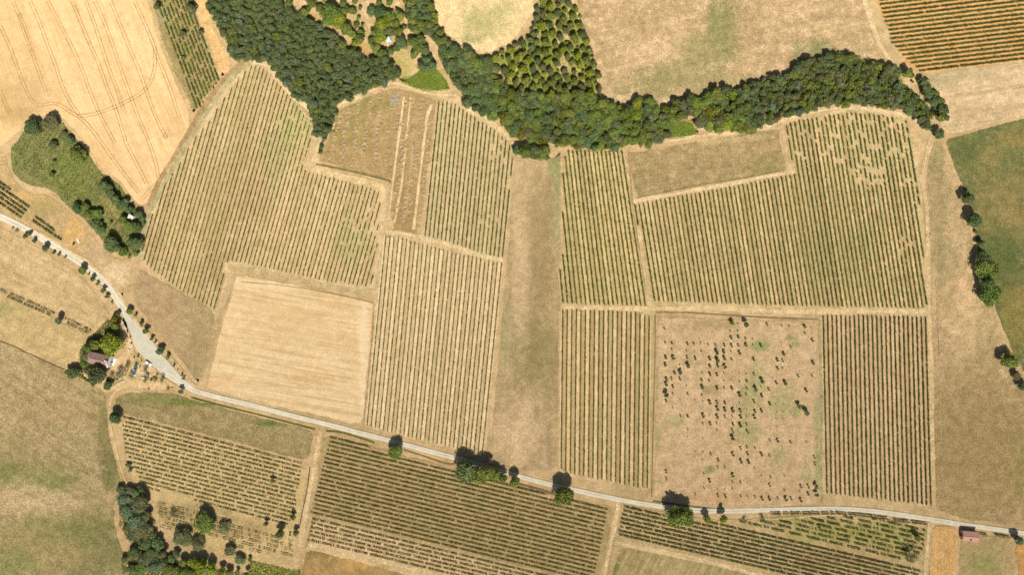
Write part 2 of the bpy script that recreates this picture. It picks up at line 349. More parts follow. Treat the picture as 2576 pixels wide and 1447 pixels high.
# fields left of the road
sheet('stubble_field', [(-120,470+60),(0,563),(50,592),(110,628),(165,662),(200,688),(240,728),(262,760),(282,790),(270,812),(240,838),(180,812),(100,768),(0,722),(-120,690)],
  field_mat('mown_tan', (222,192,142), (206,176,128), (190,164,116), blot=20, stripe=[(-27,2.2,.55,(190,162,114)),(-27,7,.4,(232,204,158))]), 'tan mown field south of the tree-lined road')
sheet('stubble_field', [(-120,690),(0,728),(100,775),(180,820),(228,846),(218,866),(206,900),(195,928),(160,925),(100,892),(40,862),(0,850),(-120,815)],
  field_mat('mown_yellow', (222,194,142), (206,180,128), (186,168,112), blot=16, stripe=[(-27,2.2,.35,(196,170,120))], patches=[(5,780,25,25,(170,160,108),.6)]), 'yellowish mown field with a trellis line above')
bl = field_mat('large_meadow', (192,168,124), (174,154,110), (154,144,98), blot=18, grain=.34, stripe=[(-28,1.8,.35,(216,190,144)),(-32,6,.3,(178,154,112))],
   patches=[(90,1200,120,40,(150,150,92),.6),(15,1190,40,30,(138,144,84),.8),(130,1215,50,18,(140,144,86),.6),(40,1150,50,60,(168,150,102),.5),(60,1260,80,50,(216,190,146),.7),(170,1330,140,45,(158,150,94),.75),(240,1380,120,90,(142,138,86),.75),(80,1380,110,60,(176,160,106),.7),(30,1420,60,40,(154,154,96),.7),(180,1400,60,30,(190,164,116),.5),(270,1120,26,90,(142,130,84),.8),(262,1050,18,60,(160,146,96),.7),(285,1190,26,50,(134,130,80),.8),(140,1040,80,40,(190,162,118),.6),(150,1270,60,30,(216,190,146),.5)])
sheet('meadow', [(-120,815),(0,858),(60,882),(130,918),(175,940),(220,962),(262,982),(272,996),(273,1030),(278,1080),(286,1125),(298,1175),(316,1222),(300,1240),(288,1290),(300,1350),(318,1400),(310,1447),(300,1560),(-120,1560)], bl, 'large blotchy meadow filling the south-west corner')
sheet('meadow', [(350,672),(372,684),(420,712),(470,740),(545,782),(540,830),(525,900),(508,965),(492,966),(470,935),(440,895),(420,870),(395,838),(368,806),(345,778),(330,745),(338,700)],
  field_mat('brown_meadow', (194,166,124), (184,156,116), (206,178,136), blot=16, stripe=[(-38,1.8,.3,(206,180,140))], patches=[(500,870,25,90,(178,160,112),.6),(535,800,10,14,(160,156,98),.6)]), 'brown triangular meadow between the road and the square stubble field')
sheet('meadow', [(292,996),(330,984),(400,986),(450,988),(478,1000),(560,1022),(650,1046),(740,1070),(795,1084),(786,1130),(776,1166),(700,1146),(600,1120),(500,1094),(400,1068),(310,1048),(284,1030)],
  field_mat('olive_meadow', (178,156,112), (158,140,94), (194,172,128), blot=9, grain=.34, stripe=[(-14,2.2,.25,(190,168,122))],
   patches=[(500,1010,120,12,(124,132,66),.8),(700,1064,90,8,(110,130,56),.8),(300,1006,14,14,(140,138,82),.6),(400,1000,90,14,(144,144,84),.55),(740,1090,50,36,(184,164,118),.6),(600,1060,60,20,(178,158,112),.5)]), 'olive brown meadow south of the white road')
# square stubble
sheet('stubble_field', [(590,690),(604,688),(700,703),(800,727),(900,748),(938,757),(944,775),(936,860),(926,960),(915,1066),(900,1074),(870,1068),(800,1050),(700,1028),(600,1003),(516,983),(520,960),(545,860),(570,770),(582,720)],
  field_mat('square_stubble', (243,214,168), (236,204,158), (224,192,146), blot=14, grain=.13, stripe=[(-10,1.3,.8,(216,184,134)),(-10,3.0,.5,(248,224,184))],
   patches=[(740,820,120,60,(226,196,146),.5),(580,760,50,60,(240,212,168),.4),(916,900,14,170,(246,222,184),.8),(740,720,120,10,(244,220,178),.6),(560,960,40,20,(232,196,146),.6)]), 'pale square stubble field above the white road')
# middle long strip
sheet('grass_strip', [(1288,385),(1330,398),(1384,398),(1414,372),(1416,500),(1414,640),(1412,800),(1408,1000),(1404,1185),(1330,1192),(1235,1166),(1228,1140),(1236,1060),(1250,900),(1262,760),(1274,640),(1284,500)],
  field_mat('grass_strip', (198,170,128), (180,154,112), (216,190,148), blot=18, stripe=[(90,2.0,.55,(190,166,122)),(90,6,.4,(222,194,152))],
   patches=[(1400,420,20,60,(160,158,106),.8),(1398,540,12,110,(172,166,116),.7),(1362,600,34,150,(172,148,104),.75),(1335,880,60,100,(156,142,96),.8),(1385,900,24,120,(172,152,106),.75),(1270,850,16,100,(178,166,120),.6),(1345,720,60,90,(172,148,106),.65),(1300,1080,60,90,(230,200,160),.75),(1310,720,25,200,(226,198,156),.5),(1280,1000,30,80,(184,160,120),.5)]), 'long unplanted strip with wheel lines between two vineyards')
# inner meadow
sheet('meadow', [(1564,384),(1640,372),(1760,352),(1860,334),(1962,318),(1968,350),(1976,392),(1990,430),(1930,446),(1840,462),(1740,478),(1640,494),(1598,502),(1588,450),(1574,410)],
  field_mat('inner_meadow', grain=.3, c1=(186,160,116), c2=(170,148,104), c3=(202,174,130), blot=13, stripe=[(8,2.2,.35,(196,170,124))], patches=[(1640,420,40,30,(178,156,110),.5),(1920,420,50,30,(160,146,96),.6),(1600,480,14,20,(152,150,92),.5),(1800,350,120,10,(212,186,138),.6)]), 'brown mown meadow notched into the eastern vineyard')
# hay block
sheet('hay_meadow', [(852,268),(900,252),(940,232),(985,216),(1030,224),(1080,240),(1104,252),(1096,300),(1086,380),(1070,480),(1058,560),(1048,594),(1010,588),(984,580),(986,520),(984,470),(968,456),(900,436),(840,420),(796,408),(806,380),(824,340),(836,300)],
  field_mat('hay_meadow', (196,164,116), (180,152,104), (204,176,124), blot=7, patches=[(880,330,50,50,(162,148,86),.6),(930,260,60,20,(150,144,80),.6),(1000,390,26,90,(178,158,102),.5),(1010,520,30,50,(172,140,100),.6)], spots=(1.6,(140,136,78),.58)), 'brown hay meadow dotted with straw clumps')
st = field_mat('pale_straw', (240,214,172), (226,198,154), (236,206,160), blot=6)
gg = field_mat('greyish_grass', (198,184,140), (184,172,128), (212,190,148), blot=8)
ribbon('grass_lane', Z(1,0,(1490,960),(1460,1200),(1430,1447))+Z(1,1,(1380,350),(1330,780)), 1.8, st, 'pale mown lane through the hay meadow, westernmost')
ribbon('grass_lane', Z(1,0,(1560,960),(1520,1300))+Z(1,1,(1490,150),(1440,550),(1390,800)), 1.9, st, 'pale mown lane through the hay meadow, second from the west')
ribbon('grass_lane', Z(1,1,(1580,0),(1550,350),(1510,650),(1480,800)), 1.8, gg, 'greyish grass lane through the hay meadow')
ribbon('grass_lane', Z(1,0,(1770,1050),(1720,1150),(1690,1447))+Z(1,1,(1640,400),(1610,650),(1580,870)), 2.2, st, 'pale mown lane along the east side of the hay meadow')
# vineyard bases
vb = field_mat('vineyard_base', (228,200,156), (216,188,142), (206,182,134), blot=14)
sheet('vineyard_ground', [(625,158),(650,152),(690,190),(730,235),(775,280),(800,330),(800,400),(850,430),(960,455),(978,480),(974,560),(968,640),(945,735),(940,748),(860,735),(720,705),(600,680),(580,700),(560,780),(545,790),(470,742),(380,690),(345,668),(355,600),(375,530),(420,450),(480,350),(560,225),(600,175)], vb, 'straw coloured ground of the slanting western vineyard')
sheet('vineyard_ground', [(1100,250),(1150,236),(1200,276),(1260,320),(1292,372),(1284,560),(1270,655),(1258,760),(1240,950),(1226,1150),(1150,1140),(1040,1110),(914,1078),(925,980),(945,780),(965,600),(990,586),(1050,596),(1064,560),(1085,400)], vb, 'straw coloured ground of the central vineyards')
sheet('vineyard_ground', [(1414,378),(1560,380),(1590,440),(1600,504),(1720,482),(1870,456),(1996,434),(1978,390),(1966,325),(2020,290),(2110,268),(2200,276),(2290,292),(2310,380),(2326,520),(2340,720),(2350,1000),(2350,1282),(2200,1268),(2060,1258),(2064,1000),(2064,800),(1940,796),(1800,790),(1650,788),(1640,900),(1640,1240),(1540,1232),(1404,1195),(1408,900)],
  field_mat('vineyard_base_east', (228,200,154), (212,186,138), (196,180,120), blot=14, patches=[(2180,340,90,50,(196,184,130),.5),(2150,410,60,40,(226,198,156),.6)]), 'straw coloured ground of the eastern vineyards')
sheet('vineyard_ground', [(312,1044),(400,1068),(560,1112),(700,1148),(776,1170),(770,1250),(750,1350),(742,1400),(745,1450),(640,1440),(480,1370),(400,1310),(380,1250),(330,1215),(312,1150),(300,1080)], field_mat('vineyard_base_sw', (230,202,150), (218,190,138), (196,176,120), blot=13, stripe=(-14.5,2.5,.3,(198,172,122)), patches=[(460,1290,110,26,(178,154,108),.7),(600,1330,80,30,(180,154,106),.6),(520,1390,90,30,(204,178,124),.5),(450,1350,50,40,(186,172,112),.5)]), 'straw coloured ground of the south-west vineyard')
sheet('vineyard_ground', [(810,1090),(870,1100),(960,1128),(1080,1160),(1200,1195),(1290,1215),(1400,1245),(1480,1262),(1550,1272),(1540,1330),(1516,1450),(1510,1560),(700,1560),(765,1380),(780,1300),(795,1200)], field_mat('vineyard_base_s', (202,174,124), (186,160,110), (212,184,136), blot=14, stripe=(-14,2.6,.25,(202,176,124)), patches=[(880,1400,140,30,(236,206,158),.9),(1080,1440,160,30,(232,204,156),.9),(1000,1120,60,10,(224,194,148),.8),(1110,1170,60,10,(220,190,146),.8),(1380,1250,60,12,(216,184,140),.7)]), 'greenish brown ground of the southern vineyard')
sheet('vineyard_ground', [(1570,1266),(1700,1292),(1800,1306),(1900,1300),(2060,1290),(2200,1298),(2330,1316),(2338,1340),(2318,1560),(1500,1560),(1540,1360)], field_mat('vineyard_base_se', (222,194,146), (206,178,130), (196,176,122), blot=14, stripe=(-13,2.6,.25,(190,164,116)), patches=[(2140,1340,170,30,(180,170,100),.85),(2000,1310,100,12,(180,166,100),.7),(2250,1370,70,40,(182,170,104),.7),(2100,1400,120,30,(200,168,118),.6)]), 'tan and green ground of the south-east vineyard')
sheet('vineyard_ground', Z(1,3,(575,860),(1000,965),(1500,1090),(2000,1215),(2574,1365),(2900,1450),(2900,1900),(1900,1500),(1500,1370),(1000,1230),(520,1120)), field_mat('vineyard_base_strip', (238,208,160), (226,196,148), (212,180,134), blot=8, stripe=(-14,1.6,.4,(206,176,128))), 'paler soil strip along the lower edge of the southern vineyard')
sheet('weedy_soil', [(1556,1378),(1600,1372),(1700,1385),(1800,1410),(1900,1440),(2000,1480),(2000,1560),(1525,1560),(1535,1447)], field_mat('weedy_tan', (200,176,124), (184,162,110), (216,190,142), blot=10, stripe=[(63,2.0,.6,(158,142,88)),(63,4,.4,(226,200,150))], patches=[(1545,1420,12,30,(130,136,78),.8)]), 'weedy striped ground at the south edge')
sheet('orange_grass', Z(1,3,(510,1175),(640,1200),(1000,1290),(1300,1370),(1550,1447),(1700,1900),(300,1900),(450,1447),(460,1300)), field_mat('orange_grass', (204,168,112), (180,150,98), (222,184,120), blot=9, patches=[(790,1390,40,18,(150,134,80),.7),(900,1420,50,14,(226,180,112),.6)]), 'orange brown dry grass at the south edge')
sheet('wheat_stubble', [(2345,1320),(2380,1322),(2414,1330),(2411,1380),(2409,1447),(2405,1560),(2325,1560),(2334,1447),(2340,1360)], field_mat('orange_stubble', (236,196,136), (226,184,124), (234,194,136), blot=8, stripe=(92,1.0,.5,(206,162,100))), 'narrow orange straw plot beside the small barn')
sheet('meadow', [(2414,1332),(2450,1350),(2500,1345),(2545,1355),(2548,1400),(2556,1447),(2560,1560),(2405,1560),(2411,1380)], field_mat('barn_meadow', (206,178,132), (190,166,118), (174,166,108), blot=9, stripe=(90,1.8,.4,(188,166,114)), patches=[(2475,1420,40,30,(166,164,98),.7)]), 'tan green plot below the small barn')
sheet('wheat_stubble', [(2548,1362),(2700,1380),(2700,1560),(2562,1560),(2556,1440)], field_mat('deep_orange', (224,174,110), (212,162,100), blot=8), 'orange plot in the south-east corner')
sheet('orchard_soil', [(1652,794),(1760,797),(1900,802),(2060,806),(2064,900),(2066,1100),(2070,1240),(2062,1270),(1960,1280),(1860,1288),(1760,1284),(1690,1270),(1642,1256),(1646,1000),(1648,850)],
  field_mat('orchard_soil', (222,192,152), (212,182,140), (230,202,162), blot=14, stripe=[(90,2.4,.3,(206,176,134))],
   patches=[(1910,870,26,16,(160,166,104),.75),(1905,960,24,50,(170,170,110),.5),(1880,1010,26,50,(174,172,112),.5),(1970,1010,40,40,(178,172,116),.6),(1880,1090,34,26,(156,164,96),.5),(1700,1060,20,14,(176,172,116),.5),(2030,1190,18,20,(170,168,112),.5),(1740,890,14,10,(178,172,118),.4),(1985,850,10,10,(140,156,90),.8),(2000,865,14,16,(158,160,106),.6),(1785,980,24,14,(172,154,104),.6),(1784,1184,12,10,(148,154,90),.8),(1652,1100,8,40,(170,166,108),.6),(1760,820,70,16,(196,168,124),.7),(1820,815,50,14,(184,160,112),.5),(1652,960,8,30,(176,170,112),.5),(2000,1040,14,16,(150,158,94),.6),(1960,1150,20,30,(176,170,116),.5),(2056,1050,10,60,(170,168,116),.7),(2056,1160,8,60,(156,158,100),.6),(1800,1255,110,10,(214,176,130),.6)]), 'bare pinkish tan soil of the young orchard')
# ---- lanes, verges and roads
hd = field_mat('headland', (238,212,168), (226,198,152), (212,186,140), blot=5)
dk = field_mat('ditch_grass', (150,132,84), (130,118,74), (176,152,104), blot=4)
gn = field_mat('green_verge', (120,126,66), (100,114,56), (160,146,92), blot=4)
ribbon('field_track', [(612,152),(585,178),(560,205),(530,245),(500,290),(470,340),(440,390),(400,452),(374,520)], 3.6, field_mat('brown_verge', (196,164,118), (178,148,104), blot=4), 'brown ditch verge along the wheat field')
ribbon('field_track', [(628,158),(600,178),(570,212),(540,252),(505,305),(470,360),(430,430),(398,490),(370,545),(362,600),(355,650)], 3.4, field_mat('grey_grass', (200,186,142), (186,174,128), (170,166,112), blot=5), 'grassy track along the slanting vineyard')
ribbon('field_track', Z(1,0,(-30,610),(50,620),(130,650),(190,740),(280,860),(360,960),(470,1030),(560,1120)), 4.0, hd, 'pale headland between the dark wood and the vineyard')
ribbon('field_track', Z(1,0,(790,1100),(830,1040),(1000,990),(1150,910),(1300,840),(1420,830),(1550,885),(1700,935),(1900,955),(2010,950)), 2.4, hd, 'pale track curling round the hay meadow')
ribbon('field_track', Z(1,0,(1990,940),(2060,1010),(2150,1090),(2300,1190),(2450,1290),(2560,1400)), 3.6, hd, 'pale headland below the middle wood')
ribbon('field_track', Z(1,0,(780,1080),(770,1180),(790,1250),(730,1330),(650,1400))+Z(1,1,(560,180),(560,230)), 2.0, hd, 'pale bank beside the tip of the dark wood')
ribbon('field_track', Z(1,1,(530,230),(650,270),(850,330),(1050,370),(1230,410),(1300,480),(1310,600)), 4.2, field_mat('straw_lane', (234,206,158), (222,194,146), blot=4), 'straw coloured headland between vineyard and hay meadow')
ribbon('ditch', Z(1,1,(600,200),(800,240),(1000,285),(1200,330),(1360,380)), 1.8, dk, 'dark ditch line under the hay meadow')
ribbon('field_track', Z(1,1,(1330,400),(1310,600),(1300,900),(1240,1200))+Z(1,2,(1230,0),(1190,400),(1150,800),(1090,1390)), 2.6, field_mat('lane_grey', (222,196,154), (206,182,140), blot=5), 'grassy lane between the western and central vineyards')
ribbon('ditch', Z(1,2,(1190,160),(1180,400),(1140,800),(1100,1200),(1080,1390)), .9, field_mat('ditch_brown', (186,156,110), (172,142,98), blot=4), 'brown furrow beside the square stubble field')
ribbon('field_track', Z(1,1,(1300,890),(1500,905),(1700,950),(1950,1020),(2200,1110),(2500,1180)), 3.2, hd, 'pale cross track between the two central vineyards')
ribbon('field_track', Z(1,1,(-270,1220),(-200,1280),(0,1270),(300,1350),(600,1410),(900,1470),(1130,1500),(1210,1470)), 4.0, field_mat('lane_olive', (216,190,144), (200,178,130), (178,164,114), blot=5), 'curved headland above the square stubble field')
ribbon('ditch', Z(1,2,(-180,-60),(300,-20),(700,50),(1000,110),(1190,160)), .8, field_mat('ditch_tan', (190,162,112), (176,150,100), blot=4), 'thin furrow along the top of the square stubble field')
ribbon('field_track', Z(0,2,(2330,50),(2270,200),(2200,350),(2130,560),(2080,750),(2020,950)), 3.0, field_mat('lane_brown', (206,180,136), (190,164,120), (168,150,104), blot=4), 'worn lane on the west side of the square stubble field')
ribbon('field_track', Z(2,0,(-20,1447),(400,1440),(560,1440),(900,1430),(1150,1447),(1560,1410),(1800,1370),(2100,1345),(2500,1300))+Z(3,0,(120,1215),(400,1130),(700,1075),(1000,1085),(1250,1130),(1420,1170)), 3.0, hd, 'pale track along the south side of the woods')
ribbon('field_track', Z(2,1,(1170,60),(1200,500),(1240,800),(1290,1200),(1340,1440)), 1.8, field_mat('lane_dark', (188,160,122), (176,148,110), blot=5), 'brown lane dividing the eastern vineyard')
ribbon('field_track', Z(2,1,(1215,580),(1500,530),(1900,450),(2300,380),(2574,320))+Z(3,1,(200,290),(270,280)), 3.0, hd, 'pale track under the notched meadow')
ribbon('field_track', Z(3,0,(130,1290),(150,1440))+Z(3,1,(170,60),(200,280)), 1.6, field_mat('lane_light', (214,188,144), (198,174,128), blot=5), 'short grassy track on the east side of the notched meadow')
ribbon('ditch', Z(2,1,(1250,540),(1500,490),(1900,405),(2300,345),(2574,295))+Z(3,1,(100,275)), .7, dk, 'thin dark bank under the notched meadow')
ribbon('field_track', Z(2,2,(470,205),(900,210),(1330,215),(1900,200),(2574,240))+Z(3,2,(500,240),(1100,245),(1600,240)), 3.2, hd, 'pale cross track through the eastern vineyards')
ribbon('ditch', Z(2,2,(1435,250),(1700,250),(2100,275),(2574,305))+Z(3,2,(520,325)), 1.2, field_mat('ditch_dark', (150,132,90), (172,148,104), blot=5), 'dark ditch along the north side of the orchard')
ribbon('ditch', Z(2,2,(1440,250),(1438,700),(1428,1000),(1420,1447))+Z(2,3,(1412,300),(1405,680)), .9, field_mat('ditch_green', (134,132,84), (160,148,102), blot=6), 'green ditch along the west side of the orchard')
ribbon('field_track', Z(3,2,(520,320),(530,900),(540,1447))+Z(3,3,(530,400),(545,740)), 2.2, field_mat('lane_green', (196,182,136), (168,164,112), (216,190,150), blot=10), 'greenish lane along the east side of the orchard')
ribbon('field_track', Z(3,1,(1530,300),(1590,600),(1600,900),(1615,1447))+Z(3,2,(1640,800),(1650,1447))+Z(3,3,(1655,400),(1670,780)), 3.2, field_mat('lane_east', (232,204,158), (216,188,142), blot=8), 'pale dirt lane down the east side of the eastern vineyards')
ribbon('field_track', Z(3,0,(1690,1250),(1660,1330),(1620,1447))+Z(3,1,(1600,90),(1550,250),(1560,400)), 3.0, field_mat('lane_tan', (228,200,156), (212,184,140), blot=5), 'tan dirt track leaving the wood at its south-east corner')
wp = field_mat('wood_path', (224,196,152), (208,178,136), blot=4)
WP3 = Z(3,0,(1690,1250),(1665,1120),(1600,1020),(1500,910),(1380,820),(1330,790))
ribbon('dirt_path', WP3, 2.0, wp, 'dirt path through the eastern tip of the wood', fw=.4)
ribbon('field_track', Z(3,0,(1400,760),(1300,690),(1200,580),(1120,430),(1060,280),(1020,150),(960,-40)), 3.2, hd, 'pale track beside the orange vineyard')
WP2 = Z(1,0,(1660,350),(1740,460),(1830,600),(1880,720),(1960,850),(2010,940))
ribbon('dirt_path', WP2, 1.5, wp, 'pale footpath through the middle wood', fw=.3)
ribbon('dirt_path', Z(1,0,(1410,0),(1470,120),(1560,250),(1540,400)), 3.6, wp, 'wide bare path through the old orchard')
ribbon('dirt_path', Z(1,0,(1100,0),(1120,200),(1180,350),(1280,440),(1400,500)), 3.6, wp, 'bare path across the old orchard')
for i, l in enumerate([Z(2,0,(370,40),(420,160),(440,300),(470,440)), Z(2,0,(560,50),(590,150)), Z(2,0,(330,250),(250,380)), Z(2,0,(20,640),(60,760),(80,920)), Z(2,0,(460,650),(530,720),(580,860),(600,900)), Z(2,0,(620,680),(700,720),(740,820))]):
    ribbon('dirt_path', l, 1.7, wp, 'bare gap path number %s between the grove trees' % ONES[i+1], fw=.5)
ribbon('field_track', Z(2,0,(600,-20),(680,200),(760,480),(850,780),(900,980),(1000,1070),(1180,1110)), 1.6, hd, 'pale edge track between the grove and the dry meadow')
ribbon('dirt_road', Z(1,3,(650,-10),(600,250),(560,500),(510,750),(470,1000),(440,1180)), 3.2, hd, 'dirt lane dividing the two southern vineyards')
ribbon('ditch', Z(1,3,(545,350),(520,550),(470,800),(440,950)), .8, field_mat('ditch_deep', (112,110,62), (90,90,52), blot=4), 'green ditch beside the southern dirt lane')
ribbon('dirt_road', Z(2,3,(1080,690),(1040,900),(1000,1100),(960,1260),(930,1447),(900,1650)), (3.0), field_mat('dirt_road', (240,214,170), (228,200,156), blot=5), 'dirt lane between the southern and south-east vineyards')
ribbon('dirt_road', Z(2,3,(1020,1120),(1300,1180),(1700,1250),(2100,1350),(2574,1480),(2900,1580)), 3.6, hd, 'pale headland below the south-east vineyard')
ribbon('dirt_road', [(2336,1312),(2334,1360),(2326,1447),(2318,1540)], 2.4, hd, 'dirt lane beside the orange straw plot')
ribbon('field_track', Z(1,3,(520,1140),(800,1190),(1200,1290),(1600,1390),(1900,1470)), 3.2, hd, 'pale headland at the south edge of the southern vineyard')
ribbon('field_track', Z(1,3,(590,850),(1000,960),(1500,1080),(2000,1200),(2574,1350))+Z(2,3,(300,1420)), 2.6, field_mat('lane_mid', (214,188,142), (198,172,126), blot=6), 'grass lane across the southern vineyard')
ribbon('green_verge', [(478,1000),(560,1022),(650,1044),(740,1068),(795,1082)], 1.3, gn, 'green verge along the south side of the white road')
ribbon('green_verge', Z(1,3,(700,0),(850,10),(1050,70),(1200,120)), 1.4, gn, 'green verge above the southern vineyard')
ribbon('green_verge', Z(1,3,(1480,190),(1700,260),(1900,330),(2000,340)), 1.4, field_mat('verge_brown', (150,124,78), (170,146,98), blot=3), 'brown weedy verge beside the white road')
ribbon('green_verge', [(1288,1214),(1340,1228),(1400,1246)], 1.6, field_mat('verge_dark', (140,110,80), (162,134,98), blot=3), 'reddish weedy verge between the roadside trees')
ribbon('green_verge', [(1640,1262),(1700,1270),(1760,1277),(1810,1282)], .9, gn, 'green verge on the north side of the white road')
ribbon('green_verge', Z(0,2,(-40,530),(100,575),(250,650),(400,720),(550,790),(650,830)), 1.0, dk, 'dark furrow between the two western fields')
# chapel yard and roads
sheet('chapel_yard', Z(0,2,(1215,290),(1260,300),(1310,420),(1350,560),(1380,650),(1460,720),(1560,800),(1680,900),(1800,1000),(1750,1050),(1500,1045),(1330,1025),(1200,1040),(1130,1080),(1020,1060),(940,960),(800,900),(820,840),(900,860),(960,930),(1080,900),(1110,800),(1180,690),(1260,560),(1240,420)), field_mat('chapel_yard', (234,204,156), (222,190,140), (200,176,124), blot=7, patches=[(350,905,24,20,(196,176,116),.6),(372,950,40,12,(190,168,112),.5)]), 'sandy yard around the chapel')
ribbon('road_verge', [(300,765),(335,800),(378,848),(420,890),(455,930),(478,962),(492,975)], 3.4, field_mat('verge_sand', (228,196,150), (214,182,136), blot=4), 'sandy verge east of the car park')
ribbon('dirt_road', Z(0,2,(1700,1020),(1500,1005),(1350,990),(1230,1010),(1140,1070),(1108,1150),(1102,1300))+Z(0,3,(1118,-20),(1150,120),(1200,320),(1245,450),(1290,560)), 1.6, field_mat('dirt_lane', (238,208,160), (222,192,144), blot=4), 'narrow dirt lane curving south from the chapel', fw=.5)
rd = field_mat('white_gravel', (240,231,212), (231,221,200), (246,238,222), grain=.06, blot=7, bump=.08)
rg = field_mat('grey_gravel', (230,221,202), (220,211,192), (236,226,206), grain=.06, blot=6, bump=.08)
ribbon('road_shoulder', Z(0,1,(-60,705),(200,815),(400,925),(600,1045),(760,1145),(900,1230),(1030,1330),(1130,1440))+Z(0,2,(1200,110),(1270,230)), 5.2, field_mat('shoulder', (232,202,158), (216,188,142), blot=4), 'sandy shoulder of the white road', fw=1.0)
sheet('car_park', Z(0,2,(1190,170),(1250,210),(1320,300),(1420,400),(1530,530),(1600,640),(1700,740),(1790,850),(1880,940),(1960,1000),(1930,1040),(1840,1010),(1740,960),(1650,890),(1560,820),(1460,720),(1390,660),(1350,590),(1310,460),(1250,320),(1200,220)), rg, 'grey gravel car park widening of the road', fw=.7, jit=.15)
RD = Z(0,1,(-300,590),(0,727),(200,825),(400,940),(600,1062),(760,1165),(900,1262),(1010,1350),(1100,1447))+Z(0,2,(1200,160),(1270,250))
ribbon('road', RD, 3.9, rd, 'white gravel road coming in from the west', fw=.35, wob=.04)
RD2 = Z(0,2,(1640,860),(1720,900),(1830,980),(1950,1040),(2200,1110),(2574,1195))+Z(1,2,(300,1277),(600,1350),(900,1425))+Z(1,3,(980,5),(1300,85),(1700,192),(2000,270),(2300,352),(2574,435))+Z(2,3,(100,465),(400,545),(650,600),(900,655),(1150,706),(1500,762),(1800,797),(2100,812),(2574,797))+Z(3,3,(300,787),(700,780),(1100,808),(1500,868),(1900,935),(2300,990),(2574,1030),(2900,1080))
ribbon('road', RD2, 3.0, rd, 'white gravel road running east to the small barn', fw=.3, wob=.04)
rwl = field_mat('road_dust', (226,208,178), (216,198,168), blot=5)
ribbon('road_crown', RD2, .5, rwl, 'faint sandy crown along the middle of the white road', fw=.2, wob=.5)
ribbon('road_crown', RD, .6, rwl, 'faint sandy crown along the middle of the western road', fw=.2, wob=.5)
ribbon('road_edge', Z(2,3,(2574,845))+Z(3,3,(-100,890),(200,885),(500,850),(700,845),(900,850)), .9, hd, 'pale grass lane under the white road')
# wheel tracks
trk = field_mat('wheel_track', (208,170,116), (196,158,104), blot=4)
tl = [[(130,0),(200,180),(250,330),(330,540),(400,750),(465,930)],[(300,0),(400,220),(480,450),(560,650),(620,850),(700,1020),(800,1160)],[(480,0),(600,230),(740,500),(830,700),(880,850),(960,1050),(1050,1250),(1160,1440)],[(720,0),(820,230),(900,430),(990,620),(1060,830),(1130,1000),(1200,1200),(1270,1440)],[(950,0),(1030,170),(1100,350),(1170,560),(1230,730),(1310,950),(1380,1150),(1500,1430)],[(1110,0),(1200,220),(1290,450),(1400,700),(1500,1000),(1600,1250),(1680,1400)],[(1350,0),(1430,170),(1530,400),(1600,620),(1680,800),(1750,1000),(1810,1200)],[(0,250),(100,460),(200,750),(280,950),(370,1070),(500,1035),(600,1045),(700,1120),(850,1210),(1000,1400)],[(0,900),(60,1050),(110,1150)],[(1555,450),(1565,650),(1530,800),(1450,920),(1300,1010),(1100,1100),(900,1160),(780,1165)],[(1700,1280),(1650,1400)],[(860,0),(940,200),(1010,420),(1100,700),(1180,900),(1240,1100)],[(190,120),(260,300),(340,520)],[(1000,1400),(1110,1560),(1250,1750),(1400,1940)],[(1900,1440),(1650,1760),(1420,2010)],[(1500,1430),(1560,1600),(1600,1800)],[(1270,1440),(1400,1700),(1480,1850)]]
lines = []
for l in tl:
    for o in (-14, 14):
        q = []
        for i, (x, y) in enumerate(l):
            a_ = l[max(0, i-1)]; b_ = l[min(len(l)-1, i+1)]; dl = math.dist(a_, b_); q.append((x-(b_[1]-a_[1])/dl*o, y+(b_[0]-a_[0])/dl*o))
        lines.append(Z(0,0,*q))
ribbons('wheel_tracks', lines, .55, trk, 'paired wheel tracks pressed into the wheat stubble')
tk2 = []
for (a, b) in (((2352,520),(2372,1270)),((2346,520),(2362,900))):
    tk2.append([a, ((a[0]+b[0])/2, (a[1]+b[1])/2), b])
for x in (1300,): tk2.append([(x,420),(x-3,700),(x-10,1000),(x-18,1170)])
for l in ([(1650,600),(1618,1447)],):
    pass
ribbons('wheel_tracks', tk2, .5, field_mat('faint_track', (212,184,142), (200,172,128), blot=5), 'faint wheel lines along the field strips')

# ---------------------------------------------------------------- vineyards
vine_leaf = leaf_mat('vine_leaf', (.075,.110,.020), (.23,.28,.055), var=.28, trans=.2)
vine_dark = leaf_mat('vine_leaf_dark', (.048,.070,.016), (.15,.185,.040), var=.25, trans=.12)
vine_wood = plain('vine_post', (.32,.27,.20), c2=(.2,.16,.11))
ROWS = []
def clip_line(a, b, poly):
    ax, ay = a; bx, by = b; dx, dy = bx-ax, by-ay; ts = []
    n = len(poly)
    for i in range(n):
        x1, y1 = poly[i-1]; x2, y2 = poly[i]; ex, ey = x2-x1, y2-y1
        den = dx*ey-dy*ex
        if abs(den) < 1e-9: continue
        t = ((x1-ax)*ey-(y1-ay)*ex)/den; u = ((x1-ax)*dy-(y1-ay)*dx)/den
        if 0 <= u < 1: ts.append(t)
    ts.sort(); return [((ax+dx*t0, ay+dy*t0), (ax+dx*t1, ay+dy*t1)) for t0, t1 in zip(ts[::2], ts[1::2])]
